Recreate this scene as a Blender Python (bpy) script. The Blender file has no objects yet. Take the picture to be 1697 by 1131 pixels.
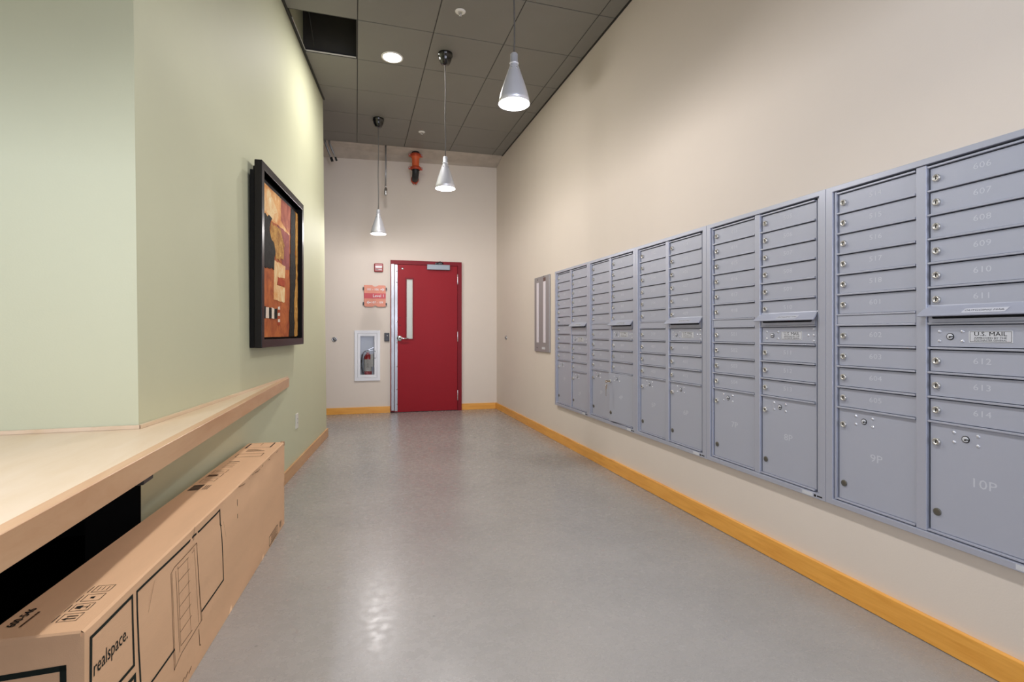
import bpy, bmesh, math, random
from mathutils import Vector, Matrix
random.seed(7)
S = bpy.context.scene
COL = S.collection
R = math.radians

# ------------------------------------------------------------------ camera
cd = bpy.data.cameras.new('camera')
cam = bpy.data.objects.new('camera', cd)
COL.objects.link(cam)
cam.location = (0, 0, 1.14)
cam.rotation_euler = (R(90), 0, -R(16.915))
cd.sensor_width = 36
cd.sensor_fit = 'HORIZONTAL'
cd.lens = 850 / 1697 * 36
cd.shift_y = -13.5 / 1697
cd.clip_start = 0.02
S.camera = cam

# ------------------------------------------------------------------ world, light, exposure
S.view_settings.view_transform = 'Standard'
S.view_settings.look = 'None'
S.view_settings.gamma = 1
S.view_settings.use_curve_mapping = False
S.view_settings.exposure = 0.1
W = bpy.data.worlds.new('world')
S.world = W
W.use_nodes = True
W.node_tree.nodes['Background'].inputs[0].default_value = (1, 1, 1, 1)
W.node_tree.nodes['Background'].inputs[1].default_value = 0.03


def lamp(name, kind, loc, energy, color=(1, 1, 1), rot=(0, 0, 0), **kw):
    d = bpy.data.lights.new(name, kind)
    d.energy = energy
    d.color = color
    for k, v in kw.items():
        setattr(d, k, v)
    o = bpy.data.objects.new(name, d)
    COL.objects.link(o)
    o.location = loc
    o.rotation_euler = rot
    return o


FILLC = (0.91, 0.95, 1.12)
WARM = (1.0, 0.955, 0.95)
# added broad fill behind the camera, standing in for daylight
lamp('lobby_fill_light', 'AREA', (-0.8, -3.3, 1.9), 66, FILLC, (R(90), 0, 0), shape='RECTANGLE', size=4.6, size_y=3.0)
# added narrow fill aimed down the corridor to lift its far end
lamp('corridor_fill_light', 'AREA', (1.25, -2.6, 1.9), 7, FILLC, (R(90), 0, R(3)), shape='RECTANGLE', size=1.3, size_y=2.6, spread=R(44))

PENDANT_W, DOWN_W, NEAR_W, COUNTER_W = 22, 30, 16, 50
NEARC, COUNTERC, DOWNC = (0.92, 1.02, 1.22), (0.89, 0.97, 1.2), (1.0, 0.96, 0.92)


# ------------------------------------------------------------------ helpers
def lin(c):
    c = c / 255
    return c / 12.92 if c <= 0.04045 else ((c + 0.055) / 1.055) ** 2.4


def rgb(r, g, b):
    return (lin(r), lin(g), lin(b), 1)


def mat(name, col, rough=0.5, metal=0.0, var=0.0, vscale=4.0, stretch=(1, 1, 1), bump=0.0, bscale=200.0,
        spec=0.5, coat=0.0, emit=None, trans=0.0, detail=4.0, rvar=0.0, aniso=0.0):
    m = bpy.data.materials.new(name)
    m.use_nodes = True
    nt = m.node_tree
    b = nt.nodes['Principled BSDF']
    b.inputs['Base Color'].default_value = col
    b.inputs['Roughness'].default_value = rough
    b.inputs['Metallic'].default_value = metal
    b.inputs['Specular IOR Level'].default_value = spec
    b.inputs['Coat Weight'].default_value = coat
    b.inputs['Transmission Weight'].default_value = trans
    b.inputs['Anisotropic'].default_value = aniso
    if emit:
        b.inputs['Emission Color'].default_value = emit[0]
        b.inputs['Emission Strength'].default_value = emit[1]
    tc = nt.nodes.new('ShaderNodeTexCoord')
    mp = nt.nodes.new('ShaderNodeMapping')
    nt.links.new(tc.outputs['Object'], mp.inputs[0])
    mp.inputs['Scale'].default_value = stretch
    if var > 0 or rvar > 0:
        n = nt.nodes.new('ShaderNodeTexNoise')
        n.inputs['Scale'].default_value = vscale
        n.inputs['Detail'].default_value = detail
        n.inputs['Roughness'].default_value = 0.6
        nt.links.new(mp.outputs[0], n.inputs['Vector'])
        if var > 0:
            r = nt.nodes.new('ShaderNodeMapRange')
            r.inputs['From Min'].default_value = 0.3
            r.inputs['From Max'].default_value = 0.7
            r.inputs['To Min'].default_value = 1 - var
            r.inputs['To Max'].default_value = 1 + var
            nt.links.new(n.outputs['Fac'], r.inputs['Value'])
            mx = nt.nodes.new('ShaderNodeVectorMath')
            mx.operation = 'SCALE'
            mx.inputs[0].default_value = col[:3]
            nt.links.new(r.outputs[0], mx.inputs['Scale'])
            nt.links.new(mx.outputs[0], b.inputs['Base Color'])
        if rvar > 0:
            r2 = nt.nodes.new('ShaderNodeMapRange')
            r2.inputs['From Min'].default_value = 0.3
            r2.inputs['From Max'].default_value = 0.7
            r2.inputs['To Min'].default_value = rough - rvar
            r2.inputs['To Max'].default_value = rough + rvar
            nt.links.new(n.outputs['Fac'], r2.inputs['Value'])
            nt.links.new(r2.outputs[0], b.inputs['Roughness'])
    if bump > 0:
        n2 = nt.nodes.new('ShaderNodeTexNoise')
        n2.inputs['Scale'].default_value = bscale
        n2.inputs['Detail'].default_value = 2
        nt.links.new(mp.outputs[0], n2.inputs['Vector'])
        bp = nt.nodes.new('ShaderNodeBump')
        bp.inputs['Strength'].default_value = bump
        bp.inputs['Distance'].default_value = 0.002
        nt.links.new(n2.outputs['Fac'], bp.inputs['Height'])
        nt.links.new(bp.outputs[0], b.inputs['Normal'])
    return m


def wood(name, c1, c2, rough=0.35, scale=3.0, stretch=(14, 1, 14), coat=0.2, fine=60.0):
    """lengthwise grain along the object's local Y (set stretch for another direction)"""
    m = bpy.data.materials.new(name)
    m.use_nodes = True
    nt = m.node_tree
    b = nt.nodes['Principled BSDF']
    b.inputs['Roughness'].default_value = rough
    b.inputs['Coat Weight'].default_value = coat
    b.inputs['Coat Roughness'].default_value = 0.25
    tc = nt.nodes.new('ShaderNodeTexCoord')
    mp = nt.nodes.new('ShaderNodeMapping')
    nt.links.new(tc.outputs['Object'], mp.inputs[0])
    mp.inputs['Scale'].default_value = stretch
    n = nt.nodes.new('ShaderNodeTexNoise')
    n.inputs['Scale'].default_value = scale
    n.inputs['Detail'].default_value = 6
    n.inputs['Roughness'].default_value = 0.62
    n.inputs['Distortion'].default_value = 0.4
    nt.links.new(mp.outputs[0], n.inputs['Vector'])
    cr = nt.nodes.new('ShaderNodeValToRGB')
    cr.color_ramp.elements[0].position = 0.33
    cr.color_ramp.elements[0].color = c2
    cr.color_ramp.elements[1].position = 0.62
    cr.color_ramp.elements[1].color = c1
    nt.links.new(n.outputs['Fac'], cr.inputs[0])
    nt.links.new(cr.outputs[0], b.inputs['Base Color'])
    return m


# --- mesh building
def bm_new():
    return bmesh.new()


def box(bm, lo, hi, mi=0, bev=0.0, M=None):
    x0, y0, z0 = lo
    x1, y1, z1 = hi
    vs = [bm.verts.new(p) for p in ((x0, y0, z0), (x1, y0, z0), (x1, y1, z0), (x0, y1, z0), (x0, y0, z1), (x1, y0, z1), (x1, y1, z1), (x0, y1, z1))]
    fs = [bm.faces.new([vs[i] for i in f]) for f in ((0, 3, 2, 1), (4, 5, 6, 7), (0, 1, 5, 4), (1, 2, 6, 5), (2, 3, 7, 6), (3, 0, 4, 7))]
    for f in fs:
        f.material_index = mi
    if bev > 0:
        es = list({e for f in fs for e in f.edges})
        r = bmesh.ops.bevel(bm, geom=es, offset=bev, segments=2, profile=0.5, affect='EDGES')
        for f in r['faces']:
            f.material_index = mi
        vs = list({v for f in fs if f.is_valid for v in f.verts} | {v for f in r['faces'] for v in f.verts})
    if M is not None:
        bmesh.ops.transform(bm, matrix=M, verts=vs)
    return vs


def ring(bm, x0, x1, z0, z1, l, r, b, t, y0, y1, mi=0, bev=0.0):
    """a one-piece rectangular frame in x/z with border widths l, r, b, t, from depth y0 to y1"""
    o = [(x0, z0), (x1, z0), (x1, z1), (x0, z1)]
    n = [(x0 + l, z0 + b), (x1 - r, z0 + b), (x1 - r, z1 - t), (x0 + l, z1 - t)]
    V = [[bm.verts.new((p[0], y, p[1])) for p in q] for q in (o, n) for y in (y0, y1)]
    fs = []
    for i in range(4):
        j = (i + 1) % 4
        for a, c in ((0, 2), (2, 3), (3, 1), (1, 0)):
            fs.append(bm.faces.new((V[a][i], V[a][j], V[c][j], V[c][i])))
    for f in fs:
        f.material_index = mi
    if bev > 0:
        bmesh.ops.recalc_face_normals(bm, faces=fs)
        es = [e for e in {e for f in fs for e in f.edges} if len(e.link_faces) == 2 and e.calc_face_angle(0) > 0.5]
        bmesh.ops.bevel(bm, geom=es, offset=bev, segments=2, profile=0.5, affect='EDGES')


def prism(bm, pts, axis, a, b, mi=0):
    """extrude a 2-D outline along an axis (0 x, 1 y, 2 z) from a to b"""
    def P(p, t):
        return {0: (t, p[0], p[1]), 1: (p[0], t, p[1]), 2: (p[0], p[1], t)}[axis]
    v0 = [bm.verts.new(P(p, a)) for p in pts]
    v1 = [bm.verts.new(P(p, b)) for p in pts]
    n = len(pts)
    fs = [bm.faces.new(v0), bm.faces.new(v1[::-1])]
    for i in range(n):
        fs.append(bm.faces.new((v0[i], v1[i], v1[(i + 1) % n], v0[(i + 1) % n])))
    for f in fs:
        f.material_index = mi
    return v0 + v1


def lathe(bm, prof, M=None, n=20, mi=0, smooth=True):
    """revolve (r, z) pairs around local z"""
    rings = []
    vs = []
    for r, z in prof:
        if r < 1e-5:
            ring = [bm.verts.new((0, 0, z))]
        else:
            ring = [bm.verts.new((r * math.cos(2 * math.pi * i / n), r * math.sin(2 * math.pi * i / n), z)) for i in range(n)]
        rings.append(ring)
        vs += ring
    for a, b in zip(rings, rings[1:]):
        for i in range(n):
            j = (i + 1) % n
            if len(a) == 1 and len(b) == 1:
                continue
            if len(a) == 1:
                f = bm.faces.new((a[0], b[j], b[i]))
            elif len(b) == 1:
                f = bm.faces.new((a[i], a[j], b[0]))
            else:
                f = bm.faces.new((a[i], a[j], b[j], b[i]))
            f.smooth = smooth
            f.material_index = mi
    if M is not None:
        bmesh.ops.transform(bm, matrix=M, verts=vs)
    return vs


def tube(bm, pts, r, n=10, mi=0, cap=True):
    pts = [Vector(p) for p in pts]
    rs = r if isinstance(r, (list, tuple)) else [r] * len(pts)
    rings = []
    up = Vector((0, 0, 1))
    for i, p in enumerate(pts):
        d = (pts[min(i + 1, len(pts) - 1)] - pts[max(i - 1, 0)]).normalized()
        a = d.cross(up)
        if a.length < 0.05:
            a = d.cross(Vector((0, 1, 0)))
        a.normalize()
        b = d.cross(a)
        rings.append([bm.verts.new(p + (a * math.cos(2 * math.pi * k / n) + b * math.sin(2 * math.pi * k / n)) * rs[i]) for k in range(n)])
    for a, b in zip(rings, rings[1:]):
        for i in range(n):
            f = bm.faces.new((a[i], b[i], b[(i + 1) % n], a[(i + 1) % n]))
            f.smooth = True
            f.material_index = mi
    if cap:
        for f in (bm.faces.new(rings[0]), bm.faces.new(rings[-1][::-1])):
            f.material_index = mi


def mesh_of(bm, name, mats, recalc=True):
    if recalc:
        bmesh.ops.recalc_face_normals(bm, faces=bm.faces)
    me = bpy.data.meshes.new(name)
    bm.to_mesh(me)
    bm.free()
    for m in (mats if isinstance(mats, (list, tuple)) else [mats]):
        me.materials.append(m)
    return me


def link(name, me, parent=None, loc=(0, 0, 0), rot=(0, 0, 0)):
    o = bpy.data.objects.new(name, me)
    COL.objects.link(o)
    o.parent = parent
    o.location = loc
    o.rotation_euler = rot
    return o


def obj(name, bm, mats, parent=None, loc=(0, 0, 0), rot=(0, 0, 0), recalc=True):
    return link(name, mesh_of(bm, name, mats, recalc), parent, loc, rot)


def thing(name, label, cat, loc=(0, 0, 0), rz=0.0, group=None):
    o = bpy.data.objects.new(name, None)
    COL.objects.link(o)
    o.empty_display_size = 0.1
    o.location = loc
    o.rotation_euler = (0, 0, rz)
    o['label'] = label
    o['category'] = cat
    if group:
        o['group'] = group
    return o


def struct(o):
    o['kind'] = 'structure'
    return o


TXT = {}


def text_mesh(s, size, mats, align='CENTER', space=1.0, xs=1.0, y0=0.0, bold=0.0):
    """lettering as a flat mesh, standing in local x/z and facing local -y"""
    key = (s, size, mats.name, align, space, xs, y0, bold)
    if key in TXT:
        return TXT[key]
    c = bpy.data.curves.new('text', 'FONT')
    c.body = s
    c.size = size
    c.align_x = align
    c.align_y = 'CENTER'
    c.space_character = space
    c.resolution_u = 2
    c.offset = bold
    t = bpy.data.objects.new('text', c)
    me = bpy.data.meshes.new_from_object(t)
    bpy.data.objects.remove(t)
    bpy.data.curves.remove(c)
    for v in me.vertices:
        v.co = Vector((v.co.x * xs, y0, v.co.y))
    me.materials.clear()
    me.materials.append(mats)
    TXT[key] = me
    return me


def strip2d(pts, w, closed=False):
    """a polyline as ink quads in 2-D: list of 4-point quads"""
    out = []
    n = len(pts)
    for i in range(n if closed else n - 1):
        a, b = Vector(pts[i]), Vector(pts[(i + 1) % n])
        d = (b - a)
        L = d.length
        if L < 1e-6:
            continue
        d /= L
        p = Vector((-d.y, d.x)) * w / 2
        a2, b2 = a - d * w / 2, b + d * w / 2
        k = max(1, int(L / 0.05))
        for j in range(k):
            s, e = a2.lerp(b2, j / k), a2.lerp(b2, (j + 1) / k)
            out.append([tuple(s - p), tuple(e - p), tuple(e + p), tuple(s + p)])
    return out


# ------------------------------------------------------------------ materials
M_beige = mat('beige_wall_paint', rgb(229, 218, 205), 0.6, spec=0.3, var=0.015, vscale=1.5, bump=0.12, bscale=160)
M_green = mat('sage_green_wall_paint', rgb(205, 207, 177), 0.62, spec=0.22, var=0.015, vscale=1.5, bump=0.10, bscale=160)
M_black = mat('knee_space_shade', rgb(10, 10, 10), 0.6, spec=0.1)  # near-black colour stands in for the shade under the counter
M_conc = mat('raw_concrete', rgb(196, 186, 174), 0.85, var=0.14, vscale=6, bump=0.5, bscale=40, detail=8)
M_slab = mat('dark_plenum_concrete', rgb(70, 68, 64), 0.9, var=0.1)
M_tile = mat('charcoal_ceiling_tile', rgb(134, 132, 126), 0.55, var=0.03, vscale=2)
M_grid = mat('black_ceiling_grid', rgb(40, 40, 38), 0.5)
M_gridlight = mat('bare_grid_edge', rgb(205, 205, 205), 0.4)
M_oak = wood('golden_oak_baseboard', rgb(248, 182, 82), rgb(230, 158, 60), 0.35, 3.0, (14, 1.2, 14))
M_oakx = wood('golden_oak_baseboard_across', rgb(248, 182, 82), rgb(230, 158, 60), 0.35, 3.0, (1.2, 14, 14))
M_maple_base = wood('pale_maple_baseboard', rgb(214, 168, 118), rgb(200, 148, 98), 0.4, 3.0, (1.2, 14, 14))
M_top = wood('pale_maple_counter', rgb(228, 206, 178), rgb(221, 196, 163), 0.38, 1.6, (7, 1, 7))
M_edge = wood('maple_edge_band', rgb(212, 172, 132), rgb(198, 152, 112), 0.4, 2.0, (9, 0.9, 5))
M_mail = mat('grey_powder_coat', rgb(180, 184, 197), 0.42, 0.15, var=0.012, vscale=3, bump=0.05, bscale=500)
M_trim = mat('grey_anodised_trim', rgb(184, 188, 202), 0.38, 0.3, bump=0.03, bscale=500)
M_dark = mat('gap_shade', rgb(24, 26, 32), 0.8)  # dark colour stands in for shade in door gaps and mail slot
M_lock = mat('nickel_lock', rgb(204, 202, 196), 0.33, 0.85)
M_keyhole = mat('keyhole_black', rgb(28, 26, 24), 0.5)
M_white = mat('white_lettering', rgb(232, 234, 236), 0.6)
M_num = mat('pale_box_number', rgb(206, 209, 217), 0.6)
M_rivet = mat('bright_rivet', rgb(222, 224, 230), 0.3, 0.7)
M_plate = mat('silver_placard', rgb(212, 214, 218), 0.5)
M_ink = mat('black_print', rgb(32, 30, 28), 0.75, spec=0.2)
M_inkg = mat('dark_green_black_print', rgb(28, 36, 32), 0.75, spec=0.2)
M_inkb = mat('brown_thin_print', rgb(92, 66, 46), 0.8, spec=0.2)
M_card = mat('corrugated_cardboard', rgb(230, 189, 151), 0.8, var=0.05, vscale=2.2, stretch=(0.6, 3, 3), bump=0.15, bscale=120, spec=0.2)
M_tape = mat('scuffed_cardboard', rgb(176, 142, 112), 0.7, var=0.08, vscale=10)
M_red = mat('red_door_paint', rgb(150, 14, 28), 0.5, spec=0.25, var=0.02, vscale=2)
M_redf = mat('red_door_frame_paint', rgb(128, 18, 32), 0.5, spec=0.25)
M_steel = mat('brushed_stainless', rgb(150, 151, 153), 0.36, 0.9, rvar=0.08, vscale=9, stretch=(1, 1, 0.6), var=0.06)
M_chrome = mat('satin_chrome', rgb(215, 216, 218), 0.2, 1.0)
M_alu = mat('silver_closer_paint', rgb(146, 152, 158), 0.45, 0.4)
M_wired = mat('obscured_glass', rgb(196, 200, 184), 0.25, var=0.03, vscale=60, trans=0.15)
M_gwhite = mat('white_cabinet_paint', rgb(236, 238, 242), 0.35)
M_tub = mat('pale_cabinet_lining', rgb(240, 243, 247), 0.5)
M_extred = mat('extinguisher_red', rgb(196, 24, 26), 0.25, coat=0.5)
M_label = mat('cream_label', rgb(228, 222, 208), 0.5, var=0.06, vscale=60)
M_rubber = mat('black_rubber', rgb(22, 22, 24), 0.5)
M_blackpl = mat('black_plastic', rgb(24, 24, 26), 0.35)
M_gloss = mat('black_gloss', rgb(14, 14, 14), 0.12, coat=0.6)
M_alarm = mat('alarm_red', rgb(150, 28, 28), 0.35)
M_lens = mat('white_strobe_lens', rgb(240, 236, 236), 0.15)
M_salmon = mat('salmon_acrylic', rgb(222, 140, 112), 0.4, var=0.05, vscale=20)
M_crim = mat('crimson_band', rgb(200, 62, 70), 0.4)
M_outlet = mat('white_outlet_plastic', rgb(232, 232, 222), 0.35)
M_intg = mat('brushed_grey_panel', rgb(168, 166, 168), 0.45, 0.4, rvar=0.05, vscale=8, stretch=(6, 1, 0.4))
M_strip = mat('white_name_strip', rgb(232, 226, 232), 0.5)
M_lampm = mat('satin_aluminium_shade', rgb(228, 230, 238), 0.3, 0.45)
M_glow = mat('glowing_lamp_lens', (1, 1, 1, 1), 0.4, emit=((1, 0.97, 0.92, 1), 9.0))
M_canopy = mat('black_ceramic_canopy', rgb(16, 16, 18), 0.15, coat=0.5)
M_pipeo = mat('orange_grooved_fitting', rgb(226, 104, 56), 0.45)
M_piped = mat('black_iron_pipe', rgb(48, 50, 50), 0.5, 0.3)
M_cond = mat('galvanised_conduit', rgb(176, 178, 180), 0.3, 0.85)
M_sprk = mat('white_sprinkler', rgb(245, 242, 236), 0.4)
M_frame = mat('espresso_frame_lacquer', rgb(17, 12, 13), 0.34, spec=0.35)
M_framein = mat('black_frame_lining', rgb(12, 11, 12), 0.6, spec=0.2)


def floor_mat():
    m = bpy.data.materials.new('polished_grey_concrete')
    m.use_nodes = True
    nt = m.node_tree
    b = nt.nodes['Principled BSDF']
    tc = nt.nodes.new('ShaderNodeTexCoord')

    def noise(scale, detail, rough=0.6):
        n = nt.nodes.new('ShaderNodeTexNoise')
        n.inputs['Scale'].default_value = scale
        n.inputs['Detail'].default_value = detail
        n.inputs['Roughness'].default_value = rough
        nt.links.new(tc.outputs['Object'], n.inputs['Vector'])
        return n
    n1, n2, n3 = noise(1.3, 8, 0.62), noise(240, 2), noise(22, 5)
    cr = nt.nodes.new('ShaderNodeValToRGB')
    cr.color_ramp.elements[0].position = 0.3
    cr.color_ramp.elements[0].color = rgb(151, 148, 145)
    cr.color_ramp.elements[1].position = 0.72
    cr.color_ramp.elements[1].color = rgb(167, 163, 159)
    nt.links.new(n1.outputs['Fac'], cr.inputs[0])
    mr = nt.nodes.new('ShaderNodeMapRange')
    mr.inputs['From Min'].default_value = 0.25
    mr.inputs['From Max'].default_value = 0.75
    mr.inputs['To Min'].default_value = 0.86
    mr.inputs['To Max'].default_value = 1.12
    nt.links.new(n2.outputs['Fac'], mr.inputs['Value'])
    sc = nt.nodes.new('ShaderNodeVectorMath')
    sc.operation = 'SCALE'
    nt.links.new(cr.outputs[0], sc.inputs[0])
    nt.links.new(mr.outputs[0], sc.inputs['Scale'])
    vo = nt.nodes.new('ShaderNodeTexVoronoi')
    vo.inputs['Scale'].default_value = 4.5
    nt.links.new(tc.outputs['Object'], vo.inputs['Vector'])
    sp = nt.nodes.new('ShaderNodeMapRange')
    sp.inputs['From Min'].default_value = 0.012
    sp.inputs['From Max'].default_value = 0.030
    sp.inputs['To Min'].default_value = 0.62
    sp.inputs['To Max'].default_value = 1.0
    nt.links.new(vo.outputs['Distance'], sp.inputs['Value'])
    s2 = nt.nodes.new('ShaderNodeVectorMath')
    s2.operation = 'SCALE'
    nt.links.new(sc.outputs[0], s2.inputs[0])
    nt.links.new(sp.outputs[0], s2.inputs['Scale'])
    nt.links.new(s2.outputs[0], b.inputs['Base Color'])
    rr = nt.nodes.new('ShaderNodeMapRange')
    rr.inputs['From Min'].default_value = 0.3
    rr.inputs['From Max'].default_value = 0.7
    rr.inputs['To Min'].default_value = 0.2
    rr.inputs['To Max'].default_value = 0.34
    nt.links.new(n3.outputs['Fac'], rr.inputs['Value'])
    nt.links.new(rr.outputs[0], b.inputs['Roughness'])
    bp = nt.nodes.new('ShaderNodeBump')
    bp.inputs['Strength'].default_value = 0.06
    bp.inputs['Distance'].default_value = 0.002
    nt.links.new(n2.outputs['Fac'], bp.inputs['Height'])
    nt.links.new(bp.outputs[0], b.inputs['Normal'])
    b.inputs['Specular IOR Level'].default_value = 0.5
    return m


M_floor = floor_mat()

# ------------------------------------------------------------------ room geometry constants
H = 3.695            # underside of the ceiling tiles
HS = 4.32            # underside of the slab above
XR = 2.026           # right wall
SLOPE = 0.0423       # the end wall is not quite square to the right wall
BW_A = math.atan(SLOPE)


def back_y(x):
    return 7.56 - SLOPE * (x + 0.393)


LW_A = R(6.75)       # the green wall runs at an angle
LD = Vector((math.sin(LW_A), math.cos(LW_A), 0))
LN = Vector((math.cos(LW_A), -math.sin(LW_A), 0))
L0 = Vector((-0.310, 5.954, 0))
LEAN = 0.0105


def left_x(y, z=0.0):
    return L0.x + (y - L0.y) * math.tan(LW_A) - LEAN * z


def wall_mesh(length, z1, holes=(), depth=0.12, z0=0.0):
    """a wall in local x (along) / z (up) facing -y, with rectangular openings that have reveals"""
    bm = bm_new()
    us = sorted({0.0, length} | {u for h in holes for u in h[:2]})
    zs = sorted({z0, z1} | {z for h in holes for z in h[2:]})
    V = {}

    def v(u, y, z):
        k = (round(u, 5), round(y, 5), round(z, 5))
        if k not in V:
            V[k] = bm.verts.new((u, y, z))
        return V[k]
    inh = lambda u, z: any(h[0] < u < h[1] and h[2] < z < h[3] for h in holes)
    for i in range(len(us) - 1):
        for j in range(len(zs) - 1):
            if inh((us[i] + us[i + 1]) / 2, (zs[j] + zs[j + 1]) / 2):
                continue
            a, b, c, d = us[i], us[i + 1], zs[j], zs[j + 1]
            bm.faces.new((v(a, 0, c), v(b, 0, c), v(b, 0, d), v(a, 0, d)))
            bm.faces.new((v(a, depth, c), v(a, depth, d), v(b, depth, d), v(b, depth, c)))
    for e in [e for e in bm.edges if len(e.link_faces) == 1 and e.verts[0].co.y == 0 and e.verts[1].co.y == 0]:
        p, q = e.verts
        try:
            bm.faces.new((p, q, v(q.co.x, depth, q.co.z), v(p.co.x, depth, p.co.z)))
        except ValueError:
            pass
    return bm


# --- floor
bm = bm_new()
box(bm, (-4.2, -4.2, -0.1), (3.2, 10.0, 0.0))
struct(obj('floor', bm, M_floor))

# --- right wall (recess for the mailbox banks)
U_W = 0.812
U_START = [5.025, 4.213, 3.401, 2.589, 1.777]
Z_LO, Z_HI = 0.387, 1.780
RW_Y = 7.52


def ru(y):
    return RW_Y - y


bm = wall_mesh(RW_Y + 4.1, HS, [(ru(5.025 - 0.02), ru(1.777 - U_W + 0.02), Z_LO + 0.015, Z_HI - 0.015)], depth=0.5)
struct(obj('wall_right', bm, M_beige, loc=(XR, RW_Y, 0), rot=(0, 0, -R(90))))

# --- back wall, with openings for the door and the extinguisher cabinet
BX0 = -1.6
DOOR_X0, DOOR_X1, DOOR_H = 0.471, 1.490, 2.178
CAB = (-0.020, 0.329, 0.462, 1.174)
bm = wall_mesh(2.3 + XR, HS, [(DOOR_X0 - BX0 + 0.012, DOOR_X1 - BX0 - 0.012, -0.0, DOOR_H - 0.012),
                               (CAB[0] - BX0 + 0.03, CAB[1] - BX0 - 0.03, CAB[2] + 0.03, CAB[3] - 0.03)], depth=0.2)
struct(obj('wall_back', bm, M_beige, loc=(BX0, back_y(BX0), 0), rot=(0, 0, -BW_A)))

# --- left green wall (angled) from the corner to its free end
LU0, LU1 = -3.782, 0.016


def lw(u, off=0.0, z=0.0):
    p = L0 + LD * u + LN * off
    return Vector((p.x - LEAN * z, p.y, z))


bm = bm_new()
TH = 0.14
pts = [lw(LU0), lw(LU1), lw(LU1, -TH), lw(LU0, -TH)]
lo = [bm.verts.new((p.x, p.y, 0)) for p in pts]
hi = [bm.verts.new((p.x - LEAN * HS, p.y, HS)) for p in pts]
bm.faces.new(lo)
bm.faces.new(hi)
for i in range(4):
    j = (i + 1) % 4
    bm.faces.new((lo[i], lo[j], hi[j], hi[i]))
struct(obj('wall_left', bm, M_green))
# short return that closes the space behind the green wall's free end
bm = bm_new()
box(bm, (-2.2, 5.4, 0), (-0.62, 5.5, HS))
struct(obj('wall_return', bm, M_beige))

# --- green wall of the alcove, above the counter, and the knee space under it, blackened to read as unlit
CX, CY = lw(LU0).x, lw(LU0).y
bm = bm_new()
a = [(CX - LEAN * 0.76, CY), (-4.1, CY + 0.03)]
vs = []
for z in (0.74, HS):
    vs += [bm.verts.new((CX - LEAN * z, CY, z)), bm.verts.new((-4.1, CY + 0.03, z)), bm.verts.new((-4.1, CY + 0.15, z)), bm.verts.new((CX - LEAN * z, CY + 0.12, z))]
for f in ((0, 1, 5, 4), (1, 2, 6, 5), (2, 3, 7, 6), (3, 0, 4, 7), (0, 3, 2, 1), (4, 5, 6, 7)):
    bm.faces.new([vs[i] for i in f])
struct(obj('wall_alcove', bm, M_green))
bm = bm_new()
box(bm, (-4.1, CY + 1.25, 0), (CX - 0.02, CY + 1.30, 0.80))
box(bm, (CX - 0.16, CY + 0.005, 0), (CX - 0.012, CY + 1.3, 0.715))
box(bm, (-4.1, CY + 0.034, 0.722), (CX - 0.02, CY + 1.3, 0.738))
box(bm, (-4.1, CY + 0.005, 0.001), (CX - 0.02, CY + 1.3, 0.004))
box(bm, (CX - 0.17, CY - 0.004, 0), (CX - 0.0015, CY + 0.0015, 0.7205))  # black sheet over the green wall's end, carrying the painted shade to the corner
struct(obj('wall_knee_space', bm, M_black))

# --- side and front walls of the lobby behind the camera
bm = bm_new()
box(bm, (-4.2, -4.1, 0), (-4.1, 2.6, HS))
struct(obj('wall_side', bm, M_green))
bm = bm_new()
box(bm, (-4.2, -4.2, 0), (2.2, -4.1, HS))
struct(obj('wall_front', bm, M_beige))

# --- ceiling: black grid, loose tiles, slab above
TP = 0.6195
TX0, TY0 = 0.0125, 4.371
YE0, YE1 = 7.235, 7.13      # far edge of the tiles at left and right


def edge_y(x):
    return 7.222 - SLOPE * (x + 0.38)


TYP = 0.6275
bm = bm_new()
for i in range(-7, 4):
    x = TX0 + i * TP
    box(bm, (x - 0.010, -4.1, H + 0.004), (x + 0.010, edge_y(x), H + 0.03))
for j in range(-14, 5):
    y = TY0 + j * TYP
    box(bm, (-4.1, y - 0.010, H + 0.0045), (XR, y + 0.010, H + 0.0295))
ceiling = struct(obj('ceiling', bm, M_grid))
bm = bm_new()
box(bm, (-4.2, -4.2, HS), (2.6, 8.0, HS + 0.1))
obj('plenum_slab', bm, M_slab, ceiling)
G = 0.0035


def tile_mesh(x0, x1, y0a, y0b, y1a, y1b):
    bm = bm_new()
    pts = [(x0 + G, y0a + G), (x1 - G, y0b + G), (x1 - G, y1b - G), (x0 + G, y1a - G)]
    prism(bm, pts, 2, H, H + 0.012)
    es = [e for e in bm.edges if all(abs(v.co.z - H) < 1e-6 for v in e.verts)]
    bmesh.ops.bevel(bm, geom=es, offset=0.003, segments=1, affect='EDGES')
    return mesh_of(bm, 'ceiling_tile', M_tile)


std = tile_mesh(0, TP, 0, 0, TYP, TYP)
slim = tile_mesh(0, XR - (TX0 + 3 * TP) - 0.012, 0, 0, TYP, TYP)
for i in range(-7, 4):
    x = TX0 + i * TP
    for j in range(-13, 5):
        y = TY0 + j * TYP
        if i == -1 and j == 0:
            continue                       # the tile that has been taken out
        if i < -2 and j >= 0 or i == -2 and j > 0:
            continue                       # behind the green wall
        me = slim if i == 3 else std
        if j == 4:
            x1 = XR - 0.012 if i == 3 else x + TP
            me = tile_mesh(0, x1 - x, 0, 0, edge_y(x) - y, edge_y(x1) - y)
        link('ceiling_tile', me, ceiling, (x, y, 0))
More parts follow.
